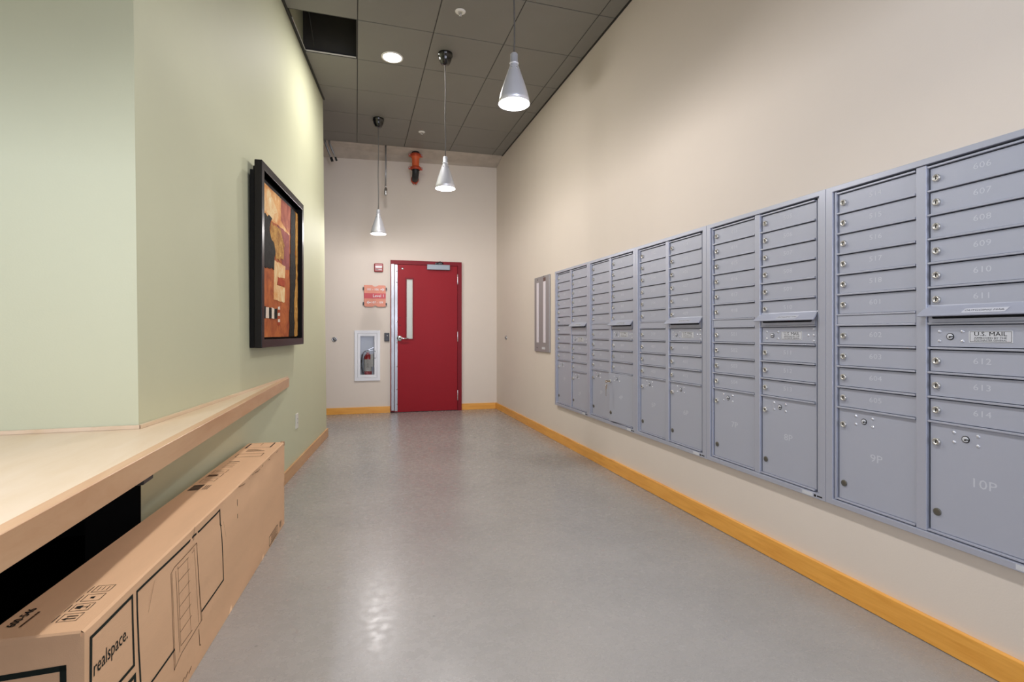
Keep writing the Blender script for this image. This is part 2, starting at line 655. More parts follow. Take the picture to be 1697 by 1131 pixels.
# wall angles
bm = bm_new()
box(bm, (XR - 0.016, -4.1, H - 0.004), (XR - 0.001, edge_y(XR), H + 0.02))
obj('wall_angle', bm, M_grid, ceiling)
bm = bm_new()
for off, z0, z1 in ((0.022, H - 0.004, H + 0.018),):
    p = [lw(LU0, 0, H), lw(LU1, 0, H), lw(LU1, off, H), lw(LU0, off, H)]
    prism(bm, [(q.x + 0.0005, q.y) for q in p], 2, z0, z1)
obj('wall_angle', bm, M_grid, ceiling)
# bare bright edges and the hanger inside the open bay
ox0 = left_x(4.68, H) + 0.02
bm = bm_new()
box(bm, (left_x(TY0 + TYP, H) + 0.03, TY0 + TYP - 0.028, H + 0.002), (TX0 - 0.012, TY0 + TYP - 0.012, H + 0.007))
obj('tee_flange', bm, M_gridlight, ceiling)
bm = bm_new()
p = [lw(-1.47, 0.024, H), lw(-0.98, 0.024, H), lw(-0.98, 0.029, H), lw(-1.47, 0.029, H)]
prism(bm, [(q.x, q.y) for q in p], 2, H + 0.001, H + 0.006)
obj('tee_flange', bm, M_gridlight, ceiling)
bm = bm_new()
tube(bm, [(-0.42, 4.42, 4.2), (-0.40, 4.7, 3.98), (-0.36, 4.95, 3.73)], 0.004, 6)
obj('hanger_wire', bm, M_piped, ceiling)
bm = bm_new()
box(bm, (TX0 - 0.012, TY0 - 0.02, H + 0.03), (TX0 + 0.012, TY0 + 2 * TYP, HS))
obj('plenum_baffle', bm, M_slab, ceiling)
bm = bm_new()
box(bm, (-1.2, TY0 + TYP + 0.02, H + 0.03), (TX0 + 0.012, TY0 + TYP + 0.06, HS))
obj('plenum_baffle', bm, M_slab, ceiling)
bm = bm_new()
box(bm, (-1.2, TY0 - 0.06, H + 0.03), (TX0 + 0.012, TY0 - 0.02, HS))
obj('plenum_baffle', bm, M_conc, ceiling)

# --- raw concrete beam over the end wall
bm = bm_new()
ends = []
for x, zb in ((-1.5, 3.56), (XR - 0.001, 3.625)):
    ye, yb = edge_y(x) + 0.012, back_y(x) - 0.001
    ends.append([bm.verts.new(p) for p in ((x, ye, H + 0.012), (x, ye + 0.03, H - 0.004), (x, yb, zb), (x, yb, HS), (x, ye, HS))])
a, b = ends
bm.faces.new(a)
bm.faces.new(b[::-1])
for i in range(5):
    bm.faces.new((a[i], b[i], b[(i + 1) % 5], a[(i + 1) % 5]))
struct(obj('trim_1', bm, M_conc))

# --- baseboards
BH, BT = 0.092, 0.015
bm = bm_new()
box(bm, (0, -BT, 0), (3.665, 0, BH), bev=0.002)
bs = struct(obj('baseboard_right', bm, M_oakx, loc=(XR, 7.50, 0), rot=(0, 0, -R(90))))
bm = bm_new()
box(bm, (3.666, -BT - 0.006, 0.002), (11.5, 0, BH + 0.004), bev=0.002)
obj('board', bm, M_oakx, bs)
bm = bm_new()
box(bm, (0, -BT, 0), (1.3 + DOOR_X0 - 0.001, 0, BH), bev=0.002)
bb = struct(obj('baseboard_back', bm, M_oakx, loc=(-1.3, back_y(-1.3), 0), rot=(0, 0, -BW_A)))
bm = bm_new()
box(bm, (DOOR_X1 + 1.3 + 0.001, -BT, 0), (XR - BT + 1.3, 0, BH), bev=0.002)
obj('board', bm, M_oakx, bb)
bm = bm_new()
box(bm, (-2.55, -BT, 0), (LU1 + 0.012, 0, BH), bev=0.002)
struct(obj('baseboard_left', bm, M_maple_base, loc=L0, rot=(0, 0, R(90) - LW_A)))


# ------------------------------------------------------------------ the red door
def on_back(x, z=0.0):
    return (x, back_y(x), z)


door = struct(thing('door_1', 'red steel door with narrow window, closer and stainless edge in the end wall', 'door', on_back(DOOR_X0), -BW_A))
W_D = DOOR_X1 - DOOR_X0
bm = bm_new()
FO = -0.045
prism(bm, [(0, 0), (0.05, 0), (0.05, DOOR_H - 0.056), (W_D - 0.058, DOOR_H - 0.056), (W_D - 0.058, 0), (W_D, 0), (W_D, DOOR_H), (0, DOOR_H)], 1, FO, 0.1)
obj('door_frame', bm, M_redf, door)
# leaf with a real vision opening
lx0, lx1, lz0, lz1 = 0.054, W_D - 0.062, 0.008, DOOR_H - 0.060
wx0, wx1, wz0, wz1 = 0.219, 0.316, 1.050, 1.918
LY0, LY1 = -0.034, 0.010
bm = bm_new()
ring(bm, lx0, lx1, lz0, lz1, wx0 - lx0, lx1 - wx1, wz0 - lz0, lz1 - wz1, LY0, LY1)
leaf = obj('door_leaf', bm, M_red, door)
bm = bm_new()
t = 0.014
ring(bm, wx0 - t, wx1 + t, wz0 - t, wz1 + t, t + 0.006, t + 0.006, t + 0.006, t + 0.006, LY0 - 0.006, LY0 + 0.002, bev=0.002)
obj('window_moulding', bm, M_redf, leaf)
bm = bm_new()
box(bm, (wx0, -0.012, wz0), (wx1, -0.006, wz1))
obj('window_pane', bm, M_wired, leaf)
bm = bm_new()
for (x0, x1) in ((wx0 + 0.001, wx0 + 0.009), (wx1 - 0.012, wx1 - 0.002)):
    box(bm, (x0, -0.017, wz0 + 0.002), (x1, -0.0125, wz1 - 0.002))
box(bm, (wx0 + 0.009, -0.017, wz1 - 0.022), (wx1 - 0.012, -0.0125, wz1 - 0.002))
obj('glazing_bead', bm, mat('pale_glazing_bead', rgb(214, 206, 190), 0.4), leaf)
# stainless edge: jamb strike plate and leaf edge guard
bm = bm_new()
box(bm, (0.010, FO - 0.003, 0.03), (0.050, FO + 0.01, DOOR_H - 0.058), bev=0.001)
obj('strike_jamb', bm, M_steel, door)
bm = bm_new()
box(bm, (0.058, LY0 - 0.010, 0.02), (0.098, LY0 + 0.001, lz1 - 0.004), bev=0.0015)
eg = obj('edge_guard', bm, M_steel, door)
for z in (0.12, 0.33, 0.66, 1.0, 1.3, 1.86, 2.02):
    bm = bm_new()
    lathe(bm, [(0, 0.004), (0.006, 0.003), (0.008, 0)], Matrix.Translation((0.088, LY0 - 0.010, z)) @ Matrix.Rotation(R(90), 4, 'X'), 10)
    obj('screw', bm, M_chrome, eg)
bm = bm_new()
box(bm, (0.0, FO, 0.0), (0.055, FO + 0.04, 0.02))
obj('sill_gasket', bm, M_rubber, door)
# lever set
RX = Matrix.Rotation(R(90), 4, 'X')
bm = bm_new()
c = (0.127, LY0, 1.062)
lathe(bm, [(0, 0.016), (0.026, 0.016), (0.038, 0.010), (0.042, 0.004), (0.042, 0)], Matrix.Translation(c) @ RX, 24)
lv = obj('lever_rose', bm, M_chrome, door)
bm = bm_new()
tube(bm, [(c[0], LY0 - 0.015, c[2]), (c[0], LY0 - 0.052, c[2]), (c[0] + 0.012, LY0 - 0.062, c[2]), (c[0] + 0.06, LY0 - 0.062, c[2] - 0.002), (c[0] + 0.115, LY0 - 0.056, c[2] - 0.004)],
     [0.012, 0.012, 0.013, 0.011, 0.009], 12)
obj('lever_handle', bm, M_chrome, lv)
bm = bm_new()
box(bm, (c[0] + 0.105, LY0 - 0.06, c[2] - 0.012), (c[0] + 0.122, LY0 - 0.052, c[2] - 0.001))
obj('key_tag', bm, M_rubber, lv)
# viewer dot, closer, hinges
bm = bm_new()
lathe(bm, [(0, 0.006), (0.010, 0.005), (0.016, 0.002), (0.018, 0)], Matrix.Translation((0.166, LY0, 2.06)) @ RX, 14)
obj('silencer_button', bm, M_chrome, door)
for z in (1.25, 1.36):
    bm = bm_new()
    lathe(bm, [(0, 0.001), (0.006, 0.001), (0.007, 0)], Matrix.Translation((0.132, LY0, z)) @ RX, 10)
    obj('filled_hole', bm, M_blackpl, leaf)
bm = bm_new()
box(bm, (0.512, LY0 - 0.055, 2.052), (0.842, LY0 - 0.002, 2.128), bev=0.006)
cl = obj('door_closer', bm, M_alu, door)
bm = bm_new()
box(bm, (0.632, FO - 0.02, 2.128), (0.735, FO + 0.001, 2.160), bev=0.003)
tube(bm, [(0.655, LY0 - 0.03, 2.128), (0.655, LY0 - 0.03, 2.150), (0.70, LY0 - 0.05, 2.172), (0.745, LY0 - 0.02, 2.150)], 0.007, 8)
obj('closer_arm', bm, M_blackpl, cl)
bm = bm_new()
for x in (0.642, 0.690, 0.712):
    lathe(bm, [(0, 0.006), (0.007, 0.004), (0.008, 0)], Matrix.Translation((x, FO - 0.02, 2.146)) @ RX, 10)
obj('screw', bm, M_chrome, cl)
for z in (1.925, 1.085, 0.225):
    bm = bm_new()
    lathe(bm, [(0, 0.075), (0.006, 0.075), (0.0075, 0.070), (0.0075, -0.070), (0.006, -0.075), (0, -0.075)], Matrix.Translation((W_D - 0.060, FO - 0.006, z)), 12)
    obj('hinge', bm, M_chrome, door)

# ------------------------------------------------------------------ mailbox banks on the right wall
ROW = 0.0882
ZT = 1.747
COLS = (0.0475, 0.418)
CWID = 0.3315
TOPZ = [ZT - ROW * k for k in range(7)]           # 6 rows
LOWZ = [1.1733 - 0.0890 * k for k in range(5)]     # 4 rows
PB = 0.423                                         # foot of the parcel doors
FY = -0.020                                        # face of rails and stiles
DY = -0.011                                        # face of the doors


def door_plate(x0, x1, z0, z1):
    bm = bm_new()
    box(bm, (x0, DY, z0), (x1, 0.0, z1), bev=0.0012)
    return mesh_of(bm, 'mail_door', M_mail)


dh = ROW - 0.0118
mail_door_me = door_plate(0.006, CWID - 0.003, -dh / 2, dh / 2)


def lock_me():
    bm = bm_new()
    lathe(bm, [(0.0135, 0), (0.0135, 0.006), (0.0115, 0.010), (0.0085, 0.0105), (0.0080, 0.008), (0, 0.008)], RX, 18)
    box(bm, (-0.0012, -0.0088, -0.005), (0.0012, -0.0078, 0.005), mi=1)
    return mesh_of(bm, 'lock', [M_lock, M_keyhole])


def master_me():
    bm = bm_new()
    lathe(bm, [(0.0125, 0), (0.0125, 0.0012), (0.0095, 0.0012)], RX, 18, mi=1)
    lathe(bm, [(0.0095, 0.0012), (0.0095, 0.003), (0.008, 0.004), (0, 0.004)], RX, 18, mi=0)
    box(bm, (0.000, -0.0056, -0.0016), (0.0115, -0.0038, 0.0016), mi=1)
    box(bm, (-0.0015, -0.0056, -0.0045), (0.0025, -0.0038, 0.0010), mi=1)
    return mesh_of(bm, 'master_lock', [M_plate, M_keyhole])


def rivet_me():
    bm = bm_new()
    lathe(bm, [(0, 0.0036), (0.003, 0.0033), (0.0052, 0.0018), (0.0060, 0)], RX, 12)
    return mesh_of(bm, 'rivet', M_rivet)


def cap_me():
    bm = bm_new()
    lathe(bm, [(0.0135, 0), (0.0135, 0.003), (0.012, 0.0042), (0, 0.0042)], RX, 18)
    return mesh_of(bm, 'lock_cover', mat('dull_lock_cover', rgb(120, 118, 110), 0.35, 0.8))


LOCK, MASTER, RIVET, CAP = lock_me(), master_me(), rivet_me(), cap_me()
M_out = mat('clear_label_tape', rgb(206, 208, 216), 0.25)


def parcel_me(z0, z1):
    bm = bm_new()
    box(bm, (0.006, DY, z0), (CWID - 0.003, 0.0, z1), bev=0.0015)
    return mesh_of(bm, 'parcel_door', M_mail)


def hood_me():
    bm = bm_new()
    prism(bm, [(-0.010, 1.243), (-0.012, 1.238), (-0.046, 1.207), (-0.050, 1.202), (-0.046, 1.199), (-0.010, 1.230)], 0, -0.006, CWID + 0.006)
    vs = [v for v in bm.verts if v.co.y < -0.03]
    for v in vs:
        v.co.x += 0.010 if v.co.x > 0.1 else -0.010
    return mesh_of(bm, 'outgoing_mail_hood', M_trim)


HOOD = hood_me()


bm = bm_new()
box(bm, (0.0005, FY, -0.0034), (CWID - 0.003, 0.0, 0.0034), bev=0.001)
RAIL = mesh_of(bm, 'face_rail', M_trim)


def mailbox_bank(idx, ystart, label, left_nums, right_nums, pnums, shifted=False, ajar=False):
    root = thing('mailbox_bank', label, 'mailboxes', (XR, ystart, Z_LO), -R(90), 'grey mailbox banks along the right wall')
    z = lambda v: v - Z_LO
    # outer trim
    bm = bm_new()
    fw = 0.0335
    ring(bm, 0.0008, U_W - 0.0008, 0, z(Z_HI), fw, fw, 0.024, 0.0225, -0.028, 0.0, bev=0.0015)
    obj('trim_frame', bm, M_trim, root)
    # cabinet body behind the doors
    bm = bm_new()
    box(bm, (0.026, 0.001, 0.025), (U_W - 0.026, 0.36, z(1.758)))
    obj('cabinet_body', bm, M_dark, root)
    # stiles
    bm = bm_new()
    zz0, zz1 = z(0.4125), z(1.756)
    box(bm, (0.0385, FY, zz0), (COLS[0], 0.0, zz1), bev=0.0012)
    obj('face_stile', bm, M_trim, root)
    bm = bm_new()
    box(bm, (U_W - 0.054, DY - 0.003, zz0), (U_W - 0.0385, 0.0, zz1), bev=0.0012)
    obj('face_stile', bm, M_trim, root)
    bm = bm_new()
    box(bm, (COLS[0] + CWID + 0.002, FY - 0.002, zz0), (COLS[1] - 0.0005, 0.0, zz1), bev=0.002)
    obj('centre_stile', bm, M_trim, root)
    # hinge strips on the right of each column
    for cx in COLS:
        bm = bm_new()
        box(bm, (cx + CWID - 0.002, DY - 0.001, z(PB)), (cx + CWID + 0.0018, 0.0, z(ZT)))
        obj('hinge_strip', bm, M_mail, root)

    for ci, cx in enumerate(COLS):
        nums = left_nums if ci == 0 else right_nums
        sh = shifted
        rows = [(TOPZ[k], TOPZ[k + 1]) for k in range(6)]
        railz = TOPZ[:7]
        low = LOWZ
        if ci == 0 and sh:                       # boxes run on without the plain panel
            low = [TOPZ[6] - ROW * 1.01 * k for k in range(5)]
        if ci == 1 and sh:
            low = [LOWZ[0] - 0.0495 - 0.0885 * k for k in range(5)]
        nlow = 4
        lowrows = [(low[k], low[k + 1]) for k in range(nlow)]
        pz = low[4]
        for r in list(railz) + list(low) + [PB - 0.0045]:
            link('face_rail', RAIL, root, (cx, 0, z(r)))
        # plain panel between upper and lower boxes
        if not (ci == 0 and sh):
            bm = bm_new()
            box(bm, (cx + 0.002, -0.0165, z(low[0]) + 0.004), (cx + CWID - 0.003, 0.0, z(TOPZ[6]) - 0.004), bev=0.001)
            pn = obj('blank_panel', bm, M_mail, root)
            if ci == 1:
                bm = bm_new()
                box(bm, (cx + 0.018, -0.0185, z(1.191)), (cx + CWID - 0.02, -0.0163, z(1.2045)), bev=0.004)
                obj('mail_slot', bm, M_dark, pn)
        doors = rows + (lowrows if ci == 0 else lowrows[1:])
        for (zt, zb), num in zip(doors, nums):
            zc = z((zt + zb) / 2) - 0.0010
            d = link('mail_door', mail_door_me, root, (cx, 0, zc))
            link('lock', LOCK, d, (0.029, DY, 0))
            t = text_mesh(str(num), 0.029, M_num, space=1.05, xs=1.22)
            link('number', t, d, (CWID / 2 + 0.003, DY - 0.0005, 0.004))
        if ci == 1:                              # postal access panel and hood
            zt, zb = lowrows[0]
            zc = z((zt + zb) / 2)
            p = link('postal_panel', mail_door_me, root, (cx, 0, zc))
            for rx, rz in ((0.037, 0.016), (0.110, 0.016), (0.037, -0.018), (0.110, -0.018)) + (() if idx == 5 else ((0.289, 0), (0.318, 0.028), (0.318, 0.0), (0.318, -0.026))):
                link('rivet', RIVET, p, (rx, DY, rz))
            link('master_lock', MASTER, p, (0.072, DY, -0.002))
            bm = bm_new()
            px0, px1, pz0, pz1 = 0.130, 0.254, -0.022, 0.018
            box(bm, (px0, DY - 0.0012, pz0), (px1, DY, pz1))
            for q in strip2d([(px0 + 0.004, pz0 + 0.003), (px1 - 0.004, pz0 + 0.003), (px1 - 0.004, pz1 - 0.003), (px0 + 0.004, pz1 - 0.003)], 0.0011, True):
                bm.faces.new([bm.verts.new((a, DY - 0.0015, b)) for a, b in q]).material_index = 1
            pl = obj('placard', bm, [M_plate, M_ink], p, recalc=False)
            for s, size, dz, xs in (('U.S. MAIL', 0.0195, 0.0065, 1.18), ('APPROVED BY THE', 0.0085, -0.0065, 1.28), ('POSTMASTER GENERAL', 0.0075, -0.0145, 1.17)):
                link('placard_text', text_mesh(s, size, M_ink, xs=xs), p, ((px0 + px1) / 2, DY - 0.0016, dz))
            h = link('outgoing_mail_hood', HOOD, root, (cx, 0, -Z_LO))
            bm = bm_new()
            for i, (x0, x1) in enumerate(((0.125, 0.250),)):
                v = [bm.verts.new(p) for p in ((x0, -0.0460, 1.2085), (x1, -0.0460, 1.2085), (x1 + 0.006, -0.0292, 1.2239), (x0 + 0.006, -0.0292, 1.2239))]
                bm.faces.new(v)
            obj('hood_label', bm, M_out, h)
            tm = text_mesh('OUTGOING MAIL', 0.0115, M_ink, xs=1.25)
            link('hood_text', tm, h, (0.190, -0.0378, 1.2165), (-R(47), 0, 0))
        # parcel locker
        pd_me = parcel_me(-(pz - 0.005 - PB), 0.0)
        open_it = ajar and ci == 1
        if open_it:
            hinge = link('parcel_door', pd_me, root, (cx, -0.004, z(pz) - 0.005))
            ang = R(6.0)
            Mh = Matrix.Translation((cx + CWID, DY, z(pz) - 0.005)) @ Matrix.Rotation(-ang, 4, 'Z') @ Matrix.Translation((-CWID, -DY, 0))
            Mh = Matrix.Translation((cx + CWID, DY, z(pz) - 0.005)) @ Matrix.Rotation(ang, 4, 'Z') @ Matrix.Rotation(R(0.5), 4, 'X') @ Matrix.Translation((-CWID, -DY, 0))
            hinge.matrix_local = Mh
            d = hinge
        else:
            d = link('parcel_door', pd_me, root, (cx, 0, z(pz) - 0.005))
        dz = pz - 0.8175
        link('lock', LOCK, d, (0.029, DY, -0.066))
        for rx, rz in ((0.084, -0.023), (0.084, -0.057), (0.157, -0.024), (0.157, -0.057)):
            link('rivet', RIVET, d, (rx, DY, rz))
        link('master_lock', MASTER, d, (0.120, DY, -0.041))
        link('number', text_mesh(pnums[ci], 0.044, M_num, xs=1.2), d, (0.172, DY - 0.0005, -0.185 - max(0, -dz) * 0.3))
        link('lock_cover', CAP, d, (0.030, DY, -(pz - 0.497)))
        if ajar and ci == 1:
            mailbox_bank.open_door = d
    # maker's sticker on the bottom trim
    bm = bm_new()
    box(bm, (0.688, -0.0286, 0.005), (0.745, -0.0279, 0.021))
    st = obj('maker_sticker', bm, M_plate, root)
    bm = bm_new()
    lathe(bm, [(0, 0.0004), (0.006, 0.0004), (0.006, 0)], Matrix.Translation((0.757, -0.028, 0.013)) @ RX, 10)
    box(bm, (0.768, -0.0285, 0.010), (0.795, -0.0279, 0.016))
    obj('sticker_mark', bm, M_ink, root)
    return root


mailbox_bank(5, U_START[4], 'grey mailbox bank nearest the camera, boxes 514 to 614 and parcel lockers 9P and 10P',
             [514, 515, 516, 517, 518, 601, 602, 603, 604, 605], [606, 607, 608, 609, 610, 611, 612, 613, 614], ('9P', '10P'))
mailbox_bank(4, U_START[3], 'grey mailbox bank second from the camera, boxes 413 to 513 above lockers 7P and 8P',
             [413, 414, 415, 416, 417, 418, 501, 502, 503, 504], [505, 506, 507, 508, 509, 510, 511, 512, 513], ('7P', '8P'))
mailbox_bank(3, U_START[2], 'middle grey mailbox bank of the five, right of the bank with hanging keys',
             [312, 313, 314, 315, 316, 317, 318, 401, 402, 403], [404, 405, 406, 407, 408, 409, 410, 411, 412], ('5P', '6P'))
mailbox_bank(2, U_START[1], 'grey mailbox bank whose parcel door stands ajar with keys in its lock',
             [211, 212, 213, 214, 215, 216, 217, 218, 301, 302], [303, 304, 305, 306, 307, 308, 309, 310, 311], ('3P', '4P'), ajar=True)
mailbox_bank(1, U_START[0], 'narrow-looking far grey mailbox bank beside the grey panel with two white strips',
             [101, 102, 103, 104, 105, 106, 107, 108, 109, 201], [202, 203, 204, 205, 206, 207, 208, 209, 210], ('1P', '2P'), shifted=True)

# keys hanging from the ajar parcel door of the second-farthest bank
bpy.context.view_layer.update()
od = mailbox_bank.open_door
kp = od.matrix_world @ Vector((0.029, DY - 0.0085, -0.066))
keys = thing('key_bunch', 'bunch of keys hanging from the lock of the ajar grey parcel door', 'keys', kp, -R(84))
M_brass = mat('brass_key', rgb(186, 160, 124), 0.35, 0.9)
bm = bm_new()
box(bm, (-0.0008, -0.022, -0.004), (0.0008, 0.004, 0.004))
lathe(bm, [(0.011, -0.001), (0.011, 0.001), (0.004, 0.001), (0.004, -0.001), (0.011, -0.001)], Matrix.Translation((0, -0.030, 0)) @ Matrix.Rotation(R(90), 4, 'Y'), 16)
obj('key', bm, M_brass, keys)
bm = bm_new()
tube(bm, [(0.013 * math.sin(a * math.pi / 8), -0.032, -0.014 + 0.013 * math.cos(a * math.pi / 8)) for a in range(17)], 0.0012, 6, cap=False)
obj('split_ring', bm, M_chrome, keys)
for k, (rz, tl) in enumerate(((-4, 0), (7, 6))):
    bm = bm_new()
    lathe(bm, [(0.010, -0.001), (0.010, 0.001), (0.003, 0.001), (0.003, -0.001), (0.010, -0.001)], Matrix.Translation((0, 0, -0.008)) @ RX, 14)
    box(bm, (-0.004, -0.0009, -0.048), (0.003, 0.0009, -0.017))
    obj('key', bm, [M_brass, M_chrome][k], keys, loc=(0.002 * k, -0.032 - 0.003 * k, -0.026), rot=(R(tl), R(rz), R(40 * k)))
bm = bm_new()
box(bm, (-0.008, -0.0015, -0.06), (0.008, 0.0015, 0.0), bev=0.001)
obj('key_fob', bm, M_intg, keys, loc=(0, -0.034, -0.060))


def on_right(y, z):
    return (XR, y, z)


# ------------------------------------------------------------------ grey panel with two white strips
t = thing('intercom_panel', 'tall narrow grey wall panel with two white strips, left of the mailboxes', 'panel', on_right(5.692, 0.925), -R(90))
PW, PH = 0.478, 0.855
bm = bm_new()
sl = ((0.082, 0.150, 0.105, 0.79), (0.300, 0.372, 0.105, 0.79))
box(bm, (0, -0.020, 0), (PW, -0.0002, PH), bev=0.004)
obj('faceplate', bm, M_intg, t)
for x0, x1, z0, z1 in sl:
    bm = bm_new()
    box(bm, (x0, -0.0225, z0), (x1, -0.0195, z1), bev=0.001)
    obj('name_strip', bm, M_strip, t)
bm = bm_new()
box(bm, (0.300, -0.0215, 0.79), (0.372, -0.0198, 0.832))
obj('slot', bm, mat('brown_slot', rgb(110, 84, 78), 0.6), t)
bm = bm_new()
box(bm, (0.255, -0.0212, 0.03), (0.355, -0.0198, 0.055))
obj('name_tag', bm, M_plate, t)
for x, z in ((0.105, 0.826), (0.315, 0.846), (0.095, 0.045)):
    bm = bm_new()
    lathe(bm, [(0, 0.003), (0.006, 0.002), (0.008, 0)], Matrix.Translation((x, -0.020, z)) @ RX, 10)
    obj('screw', bm, M_blackpl, t)


def wall_stop(label, loc, rz):
    t = thing('key_switch', label, 'wall fixture', loc, rz)
    bm = bm_new()
    lathe(bm, [(0.037, 0), (0.037, 0.004), (0.031, 0.012), (0.024, 0.013), (0.022, 0.010), (0.022, 0.0085), (0, 0.0085)], RX, 28)
    obj('collar', bm, M_chrome, t)
    bm = bm_new()
    lathe(bm, [(0.017, 0.008), (0.017, 0.016), (0.013, 0.019), (0, 0.019)], RX, 20)
    obj('barrel', bm, M_steel, t)
    bm = bm_new()
    lathe(bm, [(0.006, 0.0188), (0.006, 0.0196), (0, 0.0196)], RX, 12)
    obj('keyway', bm, M_keyhole, t)
    return t


wall_stop('round steel wall fixture on the end wall, left of the extinguisher cabinet', on_back(-0.286, 1.048), -BW_A)
wall_stop('round steel wall fixture on the right wall, beyond the grey panel', on_right(6.94, 1.072), -R(90))

# ------------------------------------------------------------------ end wall: alarm, sign, reader
t = thing('fire_alarm', 'small red fire alarm strobe above the salmon level sign', 'alarm', on_back(0.246, 2.004), -BW_A)
bm = bm_new()
box(bm, (0, -0.045, 0), (0.124, -0.0003, 0.121), bev=0.012)
obj('housing', bm, M_alarm, t)
bm = bm_new()
box(bm, (0.014, -0.054, 0.055), (0.110, -0.044, 0.080), bev=0.006)
obj('strobe_lens', bm, M_lens, t)
bm = bm_new()
for k in range(5):
    box(bm, (0.018 + k * 0.009, -0.0465, 0.022), (0.023 + k * 0.009, -0.0445, 0.042))
obj('sounder_slots', bm, M_blackpl, t)
link('lettering', text_mesh('FIRE', 0.022, M_white, xs=1.1, bold=0.0003), t, (0.083, -0.0455, 0.031))

t = thing('level_sign', 'salmon and crimson level sign with white arrows beside the red door', 'sign', on_back(0.098, 1.510), -BW_A)
SW, SH = 0.314, 0.303
bm = bm_new()
c = SW / 2 + 0.005
pts = [(0.03, 0.0), (c - 0.035, 0.0), (c, 0.018), (c + 0.035, 0.0), (SW - 0.012, 0.002), (SW - 0.006, 0.010), (SW - 0.006, SH - 0.012), (SW - 0.018, SH),
       (c + 0.045, SH), (c + 0.02, SH - 0.014), (c, SH - 0.020), (c - 0.02, SH - 0.014), (c - 0.04, SH), (0.012, SH), (0.012, 0.022)]
prism(bm, pts, 1, -0.030, -0.018)
obj('panel', bm, M_salmon, t)
bm = bm_new()
box(bm, (0.0125, -0.0335, 0.116), (SW - 0.0065, -0.0302, 0.190))
band = obj('level_band', bm, M_crim, t)
link('lettering', text_mesh('Level 1', 0.056, M_white, 'RIGHT', bold=0.0006), t, (SW - 0.024, -0.0340, 0.153))
link('lettering', text_mesh('101 - 106', 0.042, M_white, 'LEFT', xs=1.02, bold=0.0006), t, (0.046, -0.0306, 0.243))
link('lettering', text_mesh('107 - 109', 0.042, M_white, 'LEFT', xs=1.0, bold=0.0006), t, (0.108, -0.0306, 0.060))


def arrow(x, z, s):
    bm = bm_new()
    for poly in (((-0.026, -0.006), (0.004, -0.006), (0.004, 0.006), (-0.026, 0.006)), ((-0.002, -0.022), (0.008, -0.022), (0.028, 0), (0.013, 0)), ((0.013, 0), (0.028, 0), (0.008, 0.022), (-0.002, 0.022))):
        bm.faces.new([bm.verts.new((x + s * a, -0.0306, z + b)) for a, b in poly])
    obj('arrow', bm, M_white, t, recalc=False)


arrow(0.260, 0.243, 1)
arrow(0.076, 0.060, -1)
for x, z in ((0.004, 0.255), (0.004, 0.045), (SW + 0.001, 0.255), (SW + 0.001, 0.040)):
    bm = bm_new()
    box(bm, (x - 0.009, -0.034, z - 0.018), (x + 0.009, -0.0003, z + 0.018), bev=0.002)
    obj('standoff_clip', bm, M_blackpl, t)

t = thing('card_reader', 'black card reader between the white extinguisher cabinet and red door', 'card reader', on_back(0.386, 1.020), -BW_A)
bm = bm_new()
box(bm, (0, -0.026, 0), (0.070, -0.0003, 0.122), bev=0.005)
obj('body', bm, M_blackpl, t)
bm = bm_new()
lathe(bm, [(0, 0.002), (0.005, 0.0015), (0.006, 0)], Matrix.Translation((0.041, -0.026, 0.080)) @ RX, 12)
obj('indicator', bm, M_lens, t)

# ------------------------------------------------------------------ extinguisher cabinet and extinguisher
t = thing('extinguisher_cabinet', 'white recessed cabinet with glass front holding a red fire extinguisher', 'cabinet', on_back(CAB[0], CAB[2]), -BW_A)
CW, CH = CAB[1] - CAB[0], CAB[3] - CAB[2]
gx0, gx1, gz0, gz1 = 0.077, 0.270, 0.087, 0.631
bm = bm_new()
fw = 0.042
ring(bm, 0, CW, 0, CH, fw, fw, fw, fw, -0.022, -0.0003, bev=0.003)
obj('cabinet_frame', bm, M_gwhite, t)
bm = bm_new()
dx0, dx1, dz0, dz1 = fw + 0.002, CW - fw - 0.002, fw + 0.002, CH - fw - 0.002
ring(bm, dx0, dx1, dz0, dz1, gx0 - dx0, dx1 - gx1, gz0 - dz0, dz1 - gz1, -0.019, -0.001, bev=0.0015)
cd_ = obj('cabinet_door', bm, M_gwhite, t)
bm = bm_new()
box(bm, (gx0, -0.008, gz0), (gx1, -0.005, gz1))
M_glass = bpy.data.materials.new('clear_glass')
M_glass.use_nodes = True
nt = M_glass.node_tree
nt.nodes.remove(nt.nodes['Principled BSDF'])
tr, gl, mx, fr = (nt.nodes.new(k) for k in ('ShaderNodeBsdfTransparent', 'ShaderNodeBsdfGlossy', 'ShaderNodeMixShader', 'ShaderNodeFresnel'))
tr.inputs[0].default_value = (0.95, 0.96, 0.97, 1)
gl.inputs['Roughness'].default_value = 0.03
fr.inputs[0].default_value = 1.5
nt.links.new(fr.outputs[0], mx.inputs[0])
nt.links.new(tr.outputs[0], mx.inputs[1])
nt.links.new(gl.outputs[0], mx.inputs[2])
nt.links.new(mx.outputs[0], nt.nodes['Material Output'].inputs[0])
obj('glass_pane', bm, M_glass, cd_)
bm = bm_new()
tube(bm, [(gx1 + 0.018, -0.019, 0.325), (gx1 + 0.022, -0.030, 0.335), (gx1 + 0.022, -0.030, 0.410), (gx1 + 0.018, -0.019, 0.420)], 0.004, 8)
obj('pull_handle', bm, M_gwhite, cd_)
for z in (0.318, 0.420):
    bm = bm_new()
    lathe(bm, [(0, 0.002), (0.005, 0.0015), (0.006, 0)], Matrix.Translation((gx1 + 0.008, -0.019, z)) @ RX, 10)
    obj('screw', bm, M_blackpl, cd_)
bm = bm_new()
i0, i1, j0, j1, dep = 0.034, CW - 0.034, 0.034, CH - 0.034, 0.128
box(bm, (i0, dep, j0), (i1, dep + 0.004, j1))
